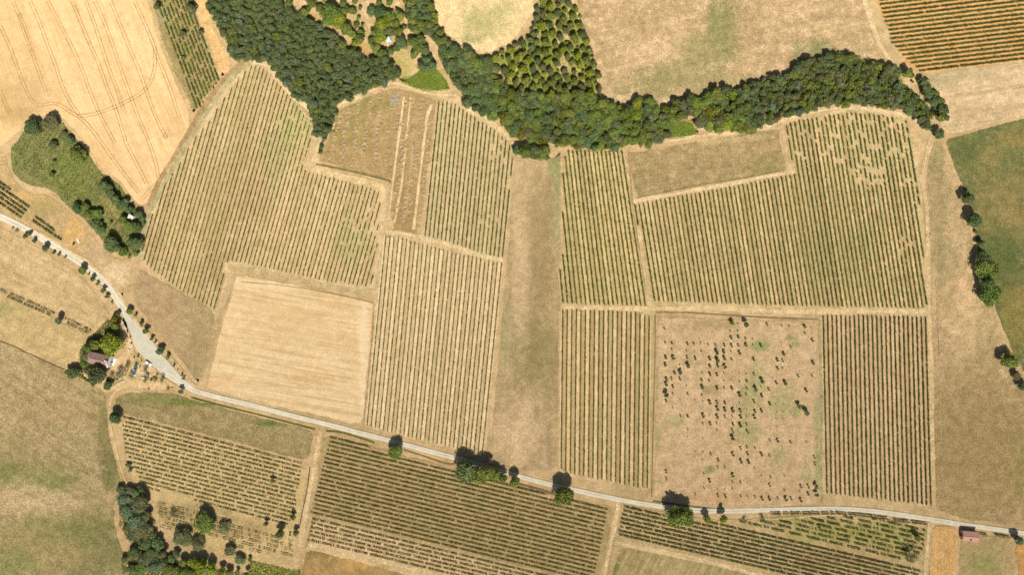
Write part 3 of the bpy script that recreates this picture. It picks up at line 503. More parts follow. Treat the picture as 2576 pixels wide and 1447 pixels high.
def vineyard(desc, A, B, n, poly=None, dens=1.0, width=.62, gap=.06, hgt=1.3, mat=0, soil=None, side='west', gaps=(), clump=.0, grp=None, jit=1.2):
    """rows run from A to B (two lines), clipped to the outline of the plot"""
    rows = []
    for k in range(n):
        f = k/(n-1) if n > 1 else 0
        a = (A[0]+(B[0]-A[0])*f, A[1]+(B[1]-A[1])*f); b = (A[2]+(B[2]-A[2])*f, A[3]+(B[3]-A[3])*f)
        segs = clip_line(a, b, poly) if poly else [(a, b)]
        segs = [s for s in segs if math.dist(*s) > 8]
        segs = [((p[0]+(q[0]-p[0])*R_.uniform(-jit, jit)/math.dist(p, q), p[1]+(q[1]-p[1])*R_.uniform(-jit, jit)/math.dist(p, q)), q) for p, q in segs]
        rows.append(segs)
    if soil:
        sm, inter = soil; ZL[0] += 1; h = (.015+ZL[0]*.001); V = []; F = []; T = []
        def LN(kk, v):
            f = kk/(n-1); x = (A[0]+(B[0]-A[0])*f)*(1-v)+(A[2]+(B[2]-A[2])*f)*v; y = (A[1]+(B[1]-A[1])*f)*(1-v)+(A[3]+(B[3]-A[3])*f)*v
            return W(x, y)+(h,)
        for k in range(n):
            f = k/(n-1); ya = A[1]+(B[1]-A[1])*f; yb = A[3]+(B[3]-A[3])*f
            for (p, q) in rows[k]:
                v0 = (p[1]-ya)/(yb-ya); v1 = (q[1]-ya)/(yb-ya)
                if v0 > v1: v0, v1 = v1, v0
                m = max(2, int(math.dist(p, q)*S/6))
                for (u0, u1, tt) in ((-.5,-.22,0),(-.22,-.04,.5),(.04,.22,.5),(.22,.5,.15)):
                    tone = inter(k if u0 > 0 else k-1)
                    e0 = R_.uniform(-3, 3)/abs(yb-ya); e1 = R_.uniform(-3, 3)/abs(yb-ya)
                    for j in range(m):
                        w0 = v0+(v1-v0)*j/m+(e0 if j == 0 else 0); w1 = v0+(v1-v0)*(j+1)/m+(e1 if j == m-1 else 0)
                        e = R_.uniform(-.07, .07); b0 = len(V)
                        V += [LN(k+u0, w0), LN(k+u1, w0), LN(k+u1, w1), LN(k+u0, w1)]
                        tv = min(1, max(0, tone*(.75+.5*tt)+e)); T += [tv]*4; F.append((b0+3, b0+2, b0+1, b0))
        me = mesh_np('row_soil', V, F, [sm], {'tone': T})
        if me.polygons[0].normal.z < 0: me.flip_normals()
        tag(add('row_soil', me), 'banded soil between the rows of the '+desc, None, None, 'structure')
    cnt = 0
    for k in range(n):
        if rows[k]:
            cnt += 1
            L = sum(math.dist(*s) for s in rows[k])
            ROWS.append(dict(segs=rows[k], L=L, desc=desc, i=cnt, dens=dens, width=width, gap=gap, hgt=hgt, mat=mat, side=side, gaps=gaps, clump=clump, grp=grp or 'vine rows of the '+desc))
def rand_gap(rng_, x, y):  # smooth pseudo noise on the plan
    return math.sin(x*.061+1.3)*math.sin(y*.047+.4)+.6*math.sin(x*.17+y*.11)+.5*math.sin(x*.31-y*.23+2)
def row_geo(r, rng_):
    Vs = []; LV = []
    PV = []; 
    for (p, q) in r['segs']:
        L = math.dist(p, q)*S
        a = np.array(W(*p)); b = np.array(W(*q)); dr = (b-a)/np.linalg.norm(b-a); nr = np.array([-dr[1], dr[0]])
        m = int(L*15*r['dens'])
        if m < 4: continue
        t = rng_.uniform(0, L, m)
        # gaps: missing vines
        keep = np.ones(m, bool)
        px = p[0]+(q[0]-p[0])*t/L; py = p[1]+(q[1]-p[1])*t/L
        ph = rng_.uniform(0, 6.28, 4)
        nz = np.sin(t*.55+ph[0])+.8*np.sin(t*1.27+ph[1])+.6*np.sin(t*2.9+ph[2])
        if r['gap']: keep &= nz > np.quantile(nz, r['gap'])
        for (gx_, gy_, gr_, gs_) in r['gaps']:
            dd = np.hypot((px-gx_)/gr_, (py-gy_)/(gr_))
            keep &= ~((dd < 1) & (np.sin(t*.9+ph[3])+np.sin(t*.37+ph[1]) < gs_))
        if r['clump']:
            cc = (t/r['clump']) % 1; keep &= (cc < .8) | (rng_.uniform(0, 1, m) < .4)
        t = t[keep]; px = px[keep]; m = len(t)
        if m < 3: continue
        wv = r['width']*(.75+.4*np.sin(t*.8+ph[2])*.5+.3*np.sin(t*2.1+ph[1])*.5)
        off = rng_.normal(0, .38, m)*wv
        hz = .12+r['hgt']*(.35+.62*rng_.beta(2.2, 1.3, m))+.1*np.sin(t*1.7+ph[0])
        c = np.stack([a[0]+dr[0]*t+nr[0]*off, a[1]+dr[1]*t+nr[1]*off, hz], 1)
        u = rng_.normal(0, 1, (m, 3)); u /= np.linalg.norm(u, axis=1)[:, None]
        w = rng_.normal(0, 1, (m, 3)); w[:, 2] *= .7; w -= u*np.sum(u*w, 1)[:, None]; w /= np.linalg.norm(w, axis=1)[:, None]
        s = rng_.uniform(.13, .26, m)[:, None]
        Vs.append(np.stack([c-u*s-w*s*.8, c+u*s-w*s*.8, c+u*s+w*s*.8, c-u*s+w*s*.8], 1).reshape(-1, 3))
        LV.append(np.repeat(np.clip(rng_.uniform(0, 1, m)*.7+.3*(hz/r['hgt']), 0, 1), 4))
        for tp in np.arange(0, L+.1, 5.0):
            o = a+dr*tp
            PV.append(o)
    if not Vs: return None
    V = np.concatenate(Vs); LV = np.concatenate(LV); nq = len(V)//4
    F = np.arange(nq*4).reshape(-1, 4); mi = np.zeros(nq, np.int32)
    pv = []; pf = []; b = len(V)
    for o in PV:
        x, y = o; w = .045
        pv += [(x-w,y-w,0),(x+w,y-w,0),(x+w,y+w,0),(x-w,y+w,0),(x-w,y-w,1.8),(x+w,y-w,1.8),(x+w,y+w,1.8),(x-w,y+w,1.8)]
        pf += [[b+i for i in q] for q in ((4,5,6,7),(0,1,5,4),(1,2,6,5),(2,3,7,6),(3,0,4,7))]; b += 8
    V = np.concatenate([V, np.array(pv)]); LV = np.concatenate([LV, np.zeros(len(pv))])
    F = np.concatenate([F, np.array(pf, np.int64)]); mi = np.concatenate([mi, np.ones(len(pf), np.int32)])
    return V, F, LV, mi
vsoil = lambda nm, c1, c2, tone, **k: field_mat(nm, c1, c2, feather=False, tone=tone, grain=.16, **k)
def rt(lo, hi, alt=None, seed=1):
    r = random.Random(seed); vals = {}
    def f(k):
        if k not in vals: vals[k] = r.uniform(lo, hi) if alt is None else (r.uniform(lo, lo+alt) if k % 2 else r.uniform(hi-alt, hi))
        return vals[k]
    return f
rtA_ = {}
def rtA(k):
    if k not in rtA_: rtA_[k] = (.45 if k < 24 else .25)+R_.uniform(-.2, .25)
    return rtA_[k]
# A  slanting western vineyard
PA = [(385,541),(400,505),(414,468),(430,449),(451,416),(472,381),(489,354),(507,331),(525,312),(542,285),(562,255),(584,225),(599,205),(616,185),(630,167),(644,166),(663,176),(679,190),(696,208),(714,226),(739,258),(764,289),(783,306),(787,330),(778,372),(766,402),(760,428),(768,432),(800,441),(860,456),(954,483),(957,510),(953,560),(950,616),(946,660),(938,700),(931,722),(888,716),(834,710),(780,699),(729,687),(645,668),(582,655),(570,662),(558,720),(540,777),(500,757),(462,735),(420,704),(384,678),(366,662),(359,633)]
vineyard('slanting western vineyard', (385.5,541,353,655), (1007,483+58,941,783-61), 55, None) if False else None
def famA(k):  # rows lean 15.6 degrees; x on the line y = 655
    x = 353+(950-353)*k/54; t = math.tan(math.radians(15.7)); return (x+t*505, 150, x-t*135, 790)
a0, a1 = famA(0), famA(54)
vineyard('slanting western vineyard', a0, a1, 55, PA, dens=1.0, width=.42, gap=.08, soil=(vsoil('row_soil_west', (238,208,162), (224,194,146), (182,154,108), blot=14, patches=[(770,250,40,60,(192,182,122),.7),(740,330,60,50,(194,186,124),.7),(690,400,40,70,(192,180,126),.6),(880,610,50,60,(196,186,130),.6),(560,690,30,60,(178,152,108),.6),(600,480,90,90,(206,172,126),.35)]), rtA),
  gaps=[(900,600,60,-1.1),(930,560,40,-.6),(760,300,60,-1.3)])
# B upper central
PB = [(1104,258),(1122,256),(1145,265),(1180,287),(1210,306),(1240,325),(1265,347),(1284,368),(1290,400),(1282,470),(1276,560),(1264,648),(1220,640),(1170,622),(1130,610),(1106,602),(1070,594),(1068,560)]
t5 = math.tan(math.radians(5.9))
vineyard('upper central vineyard', (1070+t5*354,240,1070-t5*66,660), (1264+t5*407,240,1264-t5*13,660), 20, PB, dens=1.25, width=.55, gap=.06, soil=(vsoil('row_soil_mid', (232,206,162), (216,192,146), (198,172,128), blot=12), rt(.15, .7, None, 3)), gaps=[(1262,380,36,-.7),(1230,560,30,-1)])
# C lower central
vineyard('lower central vineyard', (971.5,597,924,1071), (1262,663,1213,1149), 29, [(965,595),(1005,600),(1055,614),(1110,630),(1180,646),(1225,656),(1268,664),(1255,840),(1222,1149),(1185,1141),(1150,1131),(1089,1114),(1046,1104),(985,1088),(930,1072),(915,1071)], dens=.95, width=.42, gap=.09, soil=(vsoil('row_soil_mid_low', (248,222,180), (240,212,170), (206,176,134), blot=16), rt(.0, .9, .35, 4)))
# D west part of eastern vineyard
def famD(k):
    f = k/18; xt = 1379.6+(1564-1379.6)*f; xb = 1416.8+(1622.5-1416.8)*f; return (xt, 383, xb, 766)
d0, d1 = famD(0), famD(18)
vineyard('west block of the eastern vineyard', d0, d1, 19, [(1424,381),(1566,382),(1600,600),(1630,770),(1500,767),(1410,762),(1408,652),(1420,640),(1421,600),(1413,500),(1416,440)], dens=1.45, width=.75, gap=.04, soil=(vsoil('row_soil_e1', (238,210,156), (220,194,142), (188,164,116), blot=11), rt(.0, .8, None, 5)))
# E large eastern
te = 38.5/239
PE = [(1596,516),(1640,508),(1740,490),(1860,468),(1925,456),(1992,442),(2004,441),(1994,413),(1981,387),(1975,350),(1971,324),(1984,312),(2025,302),(2089,291),(2123,285),(2191,289),(2237,296),(2272,302),(2285,305),(2294,360),(2304,430),(2312,520),(2321,613),(2324,722),(2330,768),(2318,776),(2070,771),(1934,768),(1800,763),(1636,757),(1618,640)]
xA = 1635.5-te*516; xB = 1635.5+te*44
vineyard('great eastern vineyard', (xA,240,xB,800), (xA+67*11.17,240,xB+67*11.17,800), 68, PE, dens=1.35, width=.68, gap=.03, soil=(vsoil('row_soil_e2', (238,208,158), (220,192,144), (184,160,112), blot=12, patches=[(2110,640,90,90,(184,168,118),.5),(2200,380,90,80,(206,188,138),.5)]), rt(.0, .8, None, 6)),
  gaps=[(2185,435,45,-.2),(2140,330,90,-.9),(2275,620,26,-.2),(2240,350,70,-.8),(2020,360,60,-1.2),(2280,480,40,-.9)])
# F, G below
vineyard('narrow vineyard west of the orchard', (1416,781,1411.7,1184), (1633,802,1628,1230), 20, [(1410,779),(1500,783),(1600,788),(1636,797),(1634,1000),(1632,1230),(1600,1226),(1570,1219),(1505,1206),(1440,1193),(1408,1182)], dens=1.2, width=.5, gap=.04, soil=(vsoil('row_soil_f', (246,216,168), (234,204,156), (184,152,112), blot=20), rt(.05, .95, .25, 7)))
vineyard('vineyard east of the orchard', (2070,794.8,2079.5,1241), (2327,798,2340.6,1272), 24, None, dens=1.3, width=.62, gap=.03, hgt=1.1, mat=1, soil=(vsoil('row_soil_g', (236,206,162), (224,192,148), (198,164,124), blot=20), rt(.1, .7, None, 8)), gaps=[])
# H north-east
vineyard('orange-soiled north-east vineyard', (2313.4,178.4,2700,132.8), (2208.4,1.3,2700,-57.7), 18, Z(3,0,(1105,-30),(1120,40),(1145,128),(1170,215),(1200,262),(1215,350),(1245,440),(1285,480),(1350,555),(1400,600),(1450,650),(1520,710),(1540,740),(2900,760),(2900,-260),(1100,-260)), dens=1.7, width=.8, gap=.03, hgt=1.15, mat=1)
# I south-west
PI_ = [(310,1046),(400,1068),(560,1112),(700,1148),(760,1166),(752,1230),(742,1290),(724,1322),(640,1300),(520,1268),(430,1240),(375,1232),(350,1200),(334,1170),(318,1140),(312,1090)]
vineyard('south-west vineyard', (290,1044.5,800,1177.5), (290,1206.5,800,1339.5), 16, PI_, dens=.95, width=.45, gap=.1, hgt=.8, clump=1.5, mat=1, side='north')
vineyard('thin trellis plot among the south-west trees', (395,1266,740,1352), (395,1322,740,1412), 6, [(397,1262),(480,1285),(600,1318),(735,1352),(738,1408),(640,1388),(520,1352),(405,1330)], dens=.6, width=.5, gap=.34, mat=1, side='north')
# K south
PK = [(833,1098),(880,1110),(928,1124),(1000,1142),(1060,1157),(1144,1178),(1150,1190),(1200,1208),(1300,1222),(1390,1250),(1450,1262),(1530,1283),(1512,1370),(1494,1450),(1480,1560),(1200,1560),(1200,1400),(1288,1417),(1000,1345),(793,1292)]
PK = [(833,1098),(880,1110),(928,1124),(1000,1142),(1060,1157),(1144,1178),(1150,1190),(1200,1208),(1300,1222),(1390,1250),(1450,1262),(1530,1283),(1512,1370),(1494,1450),(1480,1500),(1300,1452),(793,1292)]
vineyard('southern vineyard', (780,1088.5,1560,1279.5), (780,1289,1560,1480), 19, [(833,1095),(880,1106),(928,1118),(932,1130),(1010,1146),(1060,1157),(1140,1180),(1230,1209),(1300,1222),(1390,1250),(1450,1258),(1530,1277),(1512,1370),(1494,1450),(1480,1500),(1300,1452),(780,1300)], dens=1.05, width=.4, gap=.05, hgt=.85, clump=0, mat=1, side='north')
vineyard('lower strip of the southern vineyard', (786.5,1306,1420,1461), (777,1358.5,1420,1513), 6, None, dens=1.1, width=.5, gap=.12, hgt=.9, clump=1.4, mat=1, side='north')
# L, M south-east
vineyard('south-east vineyard', (1500,1249,2400,1458), (1500,1333,2400,1542), 9, [(1572,1268),(1630,1284),(1700,1300),(1760,1317),(1800,1312),(1850,1322),(1932,1344),(2100,1383),(2316,1435),(2300,1470),(2250,1560),(1900,1452),(1554,1354)], dens=1.5, width=.6, gap=.05, hgt=1.0, clump=0, mat=1, side='north')
vineyard('weedy green vineyard under the road', (1880,1232,2400,1353), (1880,1341,2400,1462), 10, [(1830,1315),(1880,1310),(1960,1311),(2060,1304),(2130,1300),(2200,1305),(2270,1315),(2328,1324),(2322,1380),(2290,1424),(2200,1400),(2100,1376),(2000,1352),(1900,1330)], dens=1.3, width=.7, gap=.28, hgt=1.1, mat=1, side='north')
ROWS.append(dict(segs=[((1937,1293),(2000,1292)),((2000,1292),(2082,1291)),((2082,1290),(2160,1296)),((2160,1296),(2232,1306)),((2240,1309),(2330,1319))], L=390, desc='road edge', i=1, dens=1.7, width=.9, gap=.12, hgt=1.5, mat=1, side='', gaps=(), clump=0, grp=None, label='single bushy vine row following the south edge of the white road'))
# O weedy top left
vineyard('weedy north-west plot', (380,-40,500,282), (470,-40,565,212), 10, [(378,-40),(480,-40),(486,0),(500,45),(522,110),(540,160),(553,200),(540,222),(524,235),(508,268),(496,280),(478,260),(440,190),(404,95)], dens=1.5, width=.8, gap=.22, hgt=1.1)
# P young rows
py_ = [((-30,365),(110,465)),((-30,412),(305,645)),((-30,468),(275,680)),((-30,518),(250,715)),((-30,572),(225,748)),((365,740),(560,880)),((335,775),(625,970))]
for i, (p, q) in enumerate(py_):
    ROWS.append(dict(segs=[(z(0,1,*p), z(0,1,*q))], L=math.dist(p, q)/4, desc='young', i=i, dens=2.1, width=.6, gap=.03, hgt=1.4, mat=1, side='', gaps=(), clump=.9, grp='short dark vine rows above the western road',
      label=('short dark vine row by the western road, %s of the five upper ones' % ordw(i+1)) if i < 5 else ('%s of the two dark vine rows nearest the roadside in the west' % ('northern' if i == 5 else 'southern'))))
for i, l in enumerate([Z(0,2,(-40,5),(230,120),(560,265)), Z(0,2,(660,310),(800,375),(925,440)), Z(0,2,(60,85),(370,220),(510,280)), Z(0,2,(680,360),(800,420),(905,468))]):
    ROWS.append(dict(segs=list(zip(l[:-1], l[1:])), L=40, desc='line', i=i, dens=1.0, width=.5, gap=.12, hgt=1.2, mat=1, side='', gaps=(), clump=1.3, grp='thin trellis lines crossing the western fields', label=['northern trellis line west of the lone field tree','northern trellis line east of the lone field tree','southern trellis line west of the lone field tree','southern trellis line east of the lone field tree'][i]))
rr = np.random.RandomState(5)
ROWS.sort(key=lambda r: -r['L'])
rest = []
def rowlabel(r):
    if r.get('label'): return r['label']
    return '%s vine row from the %s in the %s' % (ordw(r['i']), 'north' if r['side'] == 'north' else 'west', r['desc'])
for j, r in enumerate(ROWS):
    g = row_geo(r, rr)
    if g is None: continue
    V, F, LV, mi = g
    if j < 300:
        c = np.array([V[:, 0].mean(), V[:, 1].mean(), 0]); 
        me = mesh_np('vine_row', V-c, F, [vine_dark if r['mat'] else vine_leaf, vine_wood], {'leafv': LV}, mi)
        tag(add('vine_row', me, loc=tuple(c)), rowlabel(r), 'vine row', r['grp'])
    else: rest.append((V, F, LV, mi))
if rest:
    b = 0; Fs = []
    for V, F, LV, mi in rest: Fs.append(F+b); b += len(V)
    me = mesh_np('vine_rows', np.concatenate([r[0] for r in rest]), np.concatenate(Fs), [vine_leaf, vine_wood], {'leafv': np.concatenate([r[2] for r in rest])}, np.concatenate([r[3] for r in rest]))
    tag(add('vine_rows', me), 'remaining short stubs of vine rows at the corners of the vineyards', 'vines', None, 'stuff')

# ---------------------------------------------------------------- trees
bark = plain('bark', (.16,.12,.08), c2=(.09,.07,.05))
LM = {
 'dark': leaf_mat('leaves_dark', (0.082, 0.118, 0.044), (0.225, 0.282, 0.104), .16),
 'mid': leaf_mat('leaves_mid', (0.100, 0.136, 0.030), (0.292, 0.342, 0.078), .2),
 'bright': leaf_mat('leaves_bright', (0.132, 0.172, 0.017), (0.384, 0.425, 0.058), .16),
 'olive': leaf_mat('leaves_olive', (0.105, 0.115, 0.050), (0.265, 0.265, 0.115), .18),
 'grey': leaf_mat('leaves_grey', (0.095, 0.135, 0.070), (0.250, 0.310, 0.165), .14),
 'yellow': leaf_mat('leaves_yellow', (0.072, 0.081, 0.011), (0.252, 0.230, 0.042), .2),
 'bare': leaf_mat('twigs', (0.108, 0.092, 0.053), (0.192, 0.161, 0.095), .1)}
def crown_np(seed, R, H, lumps, nleaf, leaf, flat=.75, spread=.62):
    """leafy crown round the origin height H: overlapping lumps of leaf faces"""
    r = np.random.RandomState(seed)
    cs = []
    for i in range(lumps):
        a = r.uniform(0, 2*math.pi); e = r.uniform(-.25, 1)
        q = R*spread*(1-.55*max(e, 0)**2)*r.uniform(.55, 1.12)
        cs.append((q*math.cos(a), q*math.sin(a), H+e*R*flat*.62, R*r.uniform(.30, .5)))
    cs.append((0, 0, H+R*flat*.35, R*.5))
    cs = np.array(cs); n = nleaf
    w = cs[:, 3]**2; idx = r.choice(len(cs), n, p=w/w.sum())
    dv = r.normal(0, 1, (n, 3)); dv[:, 2] = np.abs(dv[:, 2])*.9-.25; dv /= np.linalg.norm(dv, axis=1)[:, None]
    rad = cs[idx, 3]*r.uniform(.55, 1.12, n)
    c = cs[idx, :3]+dv*rad[:, None]*np.array([1, 1, flat])
    nrm = dv+r.normal(0, .55, (n, 3)); nrm /= np.linalg.norm(nrm, axis=1)[:, None]
    u = np.cross(nrm, r.normal(0, 1, (n, 3))); u /= np.linalg.norm(u, axis=1)[:, None]; v = np.cross(nrm, u)
    s = leaf*r.uniform(.6, 1.25, n)[:, None]*.5
    V = np.stack([c-u*s-v*s*.7, c+u*s*1.2-v*s*.3, c+u*s+v*s*.8, c-u*s*.6+v*s], 1).reshape(-1, 3)
    lv = np.clip(.35*r.uniform(0, 1, n)+.65*r.uniform(0, 1, len(cs))[idx], 0, 1)
    return V, np.arange(4*n).reshape(-1, 4), np.repeat(lv, 4)
PROTO = {}
def crown_me(kind, size, var):
    key = (kind, size, var)
    if key not in PROTO:
        spec = {'big': (5.0, 4.6, 30, 4200, .66, .75, .66), 'med': (3.0, 3.3, 17, 2000, .52, .8, .6), 'small': (1.5, 1.9, 8, 620, .38, .85, .55), 'tiny': (.7, .95, 4, 170, .27, .9, .5),
                'sparse': (3.0, 3.0, 13, 480, .34, .7, .8), 'sap': (1.2, 1.7, 6, 260, .33, .9, .7), 'shrub': (2.2, 1.1, 13, 560, .48, .55, .75)}[size]
        R, H, lumps, n, leaf, flat, spread = spec
        V, F, lv = crown_np(hash((size, var)) % 9999 if False else (var*37+len(size)*7+ord(size[0])), R, H, lumps, n, leaf, flat, spread)
        PROTO[key] = (mesh_np('crown', V, F, [LM[kind]], {'leafv': lv}), R, H)
    return PROTO[key]
TR = {}
def trunk_me(size, var):
    key = (size, var)
    if key not in TR:
        R, H = {'big': (5.0, 4.6), 'med': (3.0, 3.3), 'small': (1.5, 1.9), 'tiny': (.7, .95), 'sparse': (3.0, 3.0), 'sap': (1.2, 1.7), 'shrub': (2.2, 1.1)}[size]
        r = random.Random(var*5+len(size)); m = MB(); b = R*.055+.03
        top = (r.uniform(-.1, .1)*R, r.uniform(-.1, .1)*R, H*.75)
        m.tube((0, 0, -.1), top, b*1.3, b*.8, 8)
        for i in range(7 if size in ('sparse', 'sap') else 5):
            a = i*1.27+r.uniform(0, .8); q = R*r.uniform(.5, .8)
            mid = (top[0]+q*.5*math.cos(a), top[1]+q*.5*math.sin(a), H*1.0)
            end = (top[0]+q*math.cos(a+.2), top[1]+q*math.sin(a+.2), H+R*r.uniform(.0, .45))
            m.tube((top[0], top[1], top[2]-.1), mid, b*.6, b*.4, 5); m.tube(mid, end, b*.4, b*.12, 5)
            e2 = (mid[0]+q*.4*math.cos(a-.8), mid[1]+q*.4*math.sin(a-.8), H+R*.3); m.tube(mid, e2, b*.3, b*.1, 4)
        TR[key] = m.mesh('trunk', bark)
    return TR[key]
def tree(x, y, r, kind='dark', size=None, label='', cat='tree', group=None, name=None, hs=1.0, el_=.08):
    """x, y crown centre on the plan, r crown radius in plan units"""
    rm = r*S
    if size is None: size = 'big' if rm > 3.6 else 'med' if rm > 2.0 else 'small' if rm > .9 else 'tiny'
    var = R_.randrange(4)
    me, R, H = crown_me(kind, size, var)
    k = rm/R; kz = k*hs
    wx, wy = W(x, y, H*kz*1.1)
    nm = name or ('tree' if cat == 'tree' else cat.replace(' ', '_'))
    o = bpy.data.objects.new(nm, None); col.objects.link(o); o.empty_display_size = .5
    o.location = (wx, wy, .1); o.rotation_euler = (0, 0, R_.uniform(0, 6.28)); o.scale = (k*R_.uniform(1-el_, 1+el_), k*R_.uniform(1-el_, 1+el_), kz*R_.uniform(1-el_, 1+el_))
    add('crown', me, o); add('trunk', trunk_me(size, var), o)
    return tag(o, label, cat, group)
EXTRA = []
def extra(x, y, r, kind):      # beyond the three hundred largest: gathered into one mass
    EXTRA.append((x, y, r, kind))
# --- woods
def near(p, line, d):
    return any(math.dist(p, q) < d for q in line)
PD = dens(WP2, 6, 0, False)+dens(WP3, 6, 0, False)
def fill(poly, rmin, rmax, tries, seed, avoid=(), ov=.68):
    r = random.Random(seed); xs = [p[0] for p in poly]; ys = [p[1] for p in poly]; out = []
    for rr_, tt in ((rmax, .25), (rmax*.8+rmin*.2, .3), (rmax*.4+rmin*.6, .3), (rmin, .6)):
        for _ in range(int(tries*tt)):
            p = (r.uniform(min(xs), max(xs)), r.uniform(max(-30, min(ys)), max(ys)))
            if not inside(p, poly): continue
            rad = rr_*r.uniform(.85, 1.1)
            if any(math.dist(p, o[:2]) < (rad+o[2])*ov for o in out): continue
            if near(p, PD, rad*.8+4): continue
            if any(math.hypot((p[0]-a[0]), (p[1]-a[1])) < a[2] for a in avoid): continue
            out.append((p[0], p[1], rad))
    return out
woods = []
def wood(nm, poly, kinds, rmin, rmax, tries, seed, nsec, ov, hs=1.0, avoid=()):
    ts = fill(poly, rmin, rmax, tries, seed, avoid, ov or .58)
    for t in ts: woods.append(t+(nm, kinds(t[0], t[1]), nsec, hs))
rk = random.Random(3)
wood('dark north-west wood', W1, lambda x, y: rk.choices(['dark', 'grey', 'mid', 'olive'], [8, 1.5, 1, .4])[0], 7.5, 12.5, 14000, 21, 8, None, 1.0)
wood('middle wood', W2, lambda x, y: rk.choices(['dark', 'mid', 'olive', 'yellow', 'bright'], [3, 6, 1.5, .5, .8] if x > 1240 else [7, 1.5, 2, 0, 0])[0], 8, 16, 12000, 22, 8, None, .85)
wood('long eastern wood', W3, lambda x, y: rk.choices(['dark', 'mid', 'olive', 'grey'], [4, 4, 2.5, 1])[0], 7.5, 13, 12000, 23, 8, None, .9)
wood('wood by the round field', W4, lambda x, y: rk.choices(['dark', 'mid'], [4, 2])[0], 9, 14, 2500, 24, 2, None, .9)
GAPS = [(1425,90,14),(1430,155,8),(1300,170,6),(1306,215,8),(1310,190,6),(1425,170,10),(1436,200,6),(1320,60,14),(1395,20,8),(1398,50,7),(1430,30,8),(1355,75,8),(1330,90,7),(1400,95,6),(1320,130,7),(1463,190,6)]
wood('open grove', GR, lambda x, y: rk.choices(['dark', 'mid', 'bright', 'olive'], [2, 5, 4, 1])[0], 5, 11.5, 2600, 25, 6, .88, .8, GAPS)
woods.sort(key=lambda t: -t[2])
nW = len(woods)
keep = woods[:150]; 
for t in woods[150:]: extra(t[0], t[1], t[2], t[4])
KW = {'dark': 'dark green', 'mid': 'mid green', 'grey': 'greyish', 'olive': 'olive', 'yellow': 'yellowish', 'bright': 'bright green'}
for nm in sorted(set(t[3] for t in keep)):
    g = sorted([t for t in keep if t[3] == nm]); n = g[0][5]; x0 = g[0][0]; x1 = g[-1][0]+.01
    secs = {}
    for t in g: secs.setdefault(int((t[0]-x0)/(x1-x0)*n), []).append(t)
    for si, tl_ in secs.items():
        tl_.sort(key=lambda t: t[1])
        for i, t in enumerate(tl_):
            frac = {8: 'eighth', 6: 'sixth', 2: 'half'}[n]
            tree(t[0], t[1], t[2], t[4], 'med' if t[2]*S < 3.4 else 'big', '%s tree, %s from the top, %s %s of the %s' % (KW[t[4]], ordw(i+1), ordw(si+1), frac, nm), 'tree', 'trees of the '+nm, hs=t[6], el_=.24)
# --- trees one by one: (sheet, x, y, r, kind, size)
def named(sheet_, lst, template, cat, group, key='west', hs=1.0, name=None):
    pts = [(z(*sheet_[:2], a[0], a[1])+(a[2]/4,)+tuple(a[3:])) for a in lst] if sheet_ else lst
    pts = sorted(pts, key=(lambda p: p[0]) if key == 'west' else (lambda p: p[1]))
    for i, p in enumerate(pts):
        tree(p[0], p[1], p[2], p[3] if len(p) > 3 else 'dark', p[4] if len(p) > 4 else None, template % ordw(i+1), cat, group, hs=hs, name=name, el_=.16)
named((0,0), [(1580,65,40,'olive'),(1920,95,52,'olive'),(1835,340,38,'olive'),(2015,325,34,'olive'),(1840,580,28,'grey')], '%s small tree from the west among the weedy vine rows', 'tree', 'small trees in the weedy plot')
named((0,1), [(130,845,11),(170,875,22,'olive','sparse'),(255,930,30,'mid'),(300,905,24),(345,975,26),(465,1050,36),(540,1095,20),(597,1115,18),(655,1140,14,'mid','sap'),(832,1268,42,'mid'),(893,1312,15),(937,1362,28),(980,1410,24),(1040,1478,30),(1078,1538,27),(1125,1592,11),(1135,1612,8)], '%s roadside tree from the west, south side of the western road', 'tree', 'trees lining the western road')
named((0,2), [(1305,240,36,'mid'),(1366,276,17,'mid'),(1420,365,26,'mid'),(1468,442,34,'mid'),(1530,518,22,'mid'),(1563,550,14),(1612,645,44,'grey'),(1683,702,30,'bright'),(1752,788,15,'mid'),(1788,826,9,'olive','sap'),(1832,880,14,'mid'),(1845,920,20,'olive','sap'),(1690,1020,20,'dark','sparse'),(1822,1050,32,'grey')], '%s tree from the west on the east side of the car park', 'tree', 'trees along the car park')
named((0,2), [(1115,570,122,'bright','big')], '%s and largest tree by the chapel, broad yellow-green crown', 'tree', None, hs=.9)
named((0,2), [(1150,335,42,'yellow'),(1165,385,44,'mid'),(1190,268,28,'olive'),(960,575,60,'mid','med'),(895,610,60,'mid','med'),(865,700,50,'olive','med'),(850,770,55,'mid','med'),(890,840,50,'dark','med'),(985,880,88,'olive','big'),(735,870,66,'dark'),(690,850,36,'mid'),(1085,985,40,'dark'),(950,960,40,'mid')], '%s tree from the west in the dense clump around the chapel', 'tree', 'trees around the chapel')
named((0,2), [(1210,880,52,'grey','sparse'),(1320,895,34,'grey','sparse'),(1275,790,34,'olive','sparse'),(1462,828,34,'grey','sparse'),(1388,692,16,'mid'),(1360,790,28,'olive','sparse'),(1480,905,34,'bare','sparse'),(1560,930,28,'olive','sparse'),(1628,925,36,'grey','sparse'),(1125,875,28,'bare','sparse'),(1455,950,18,'mid','sparse')], '%s airy little tree from the west in the chapel picnic yard', 'tree', 'airy trees of the picnic yard')
named((0,2), [(600,330,44,'grey'),(1163,1310,58,'dark')], '%s lone tree standing in the open by the western meadows', 'tree', None)
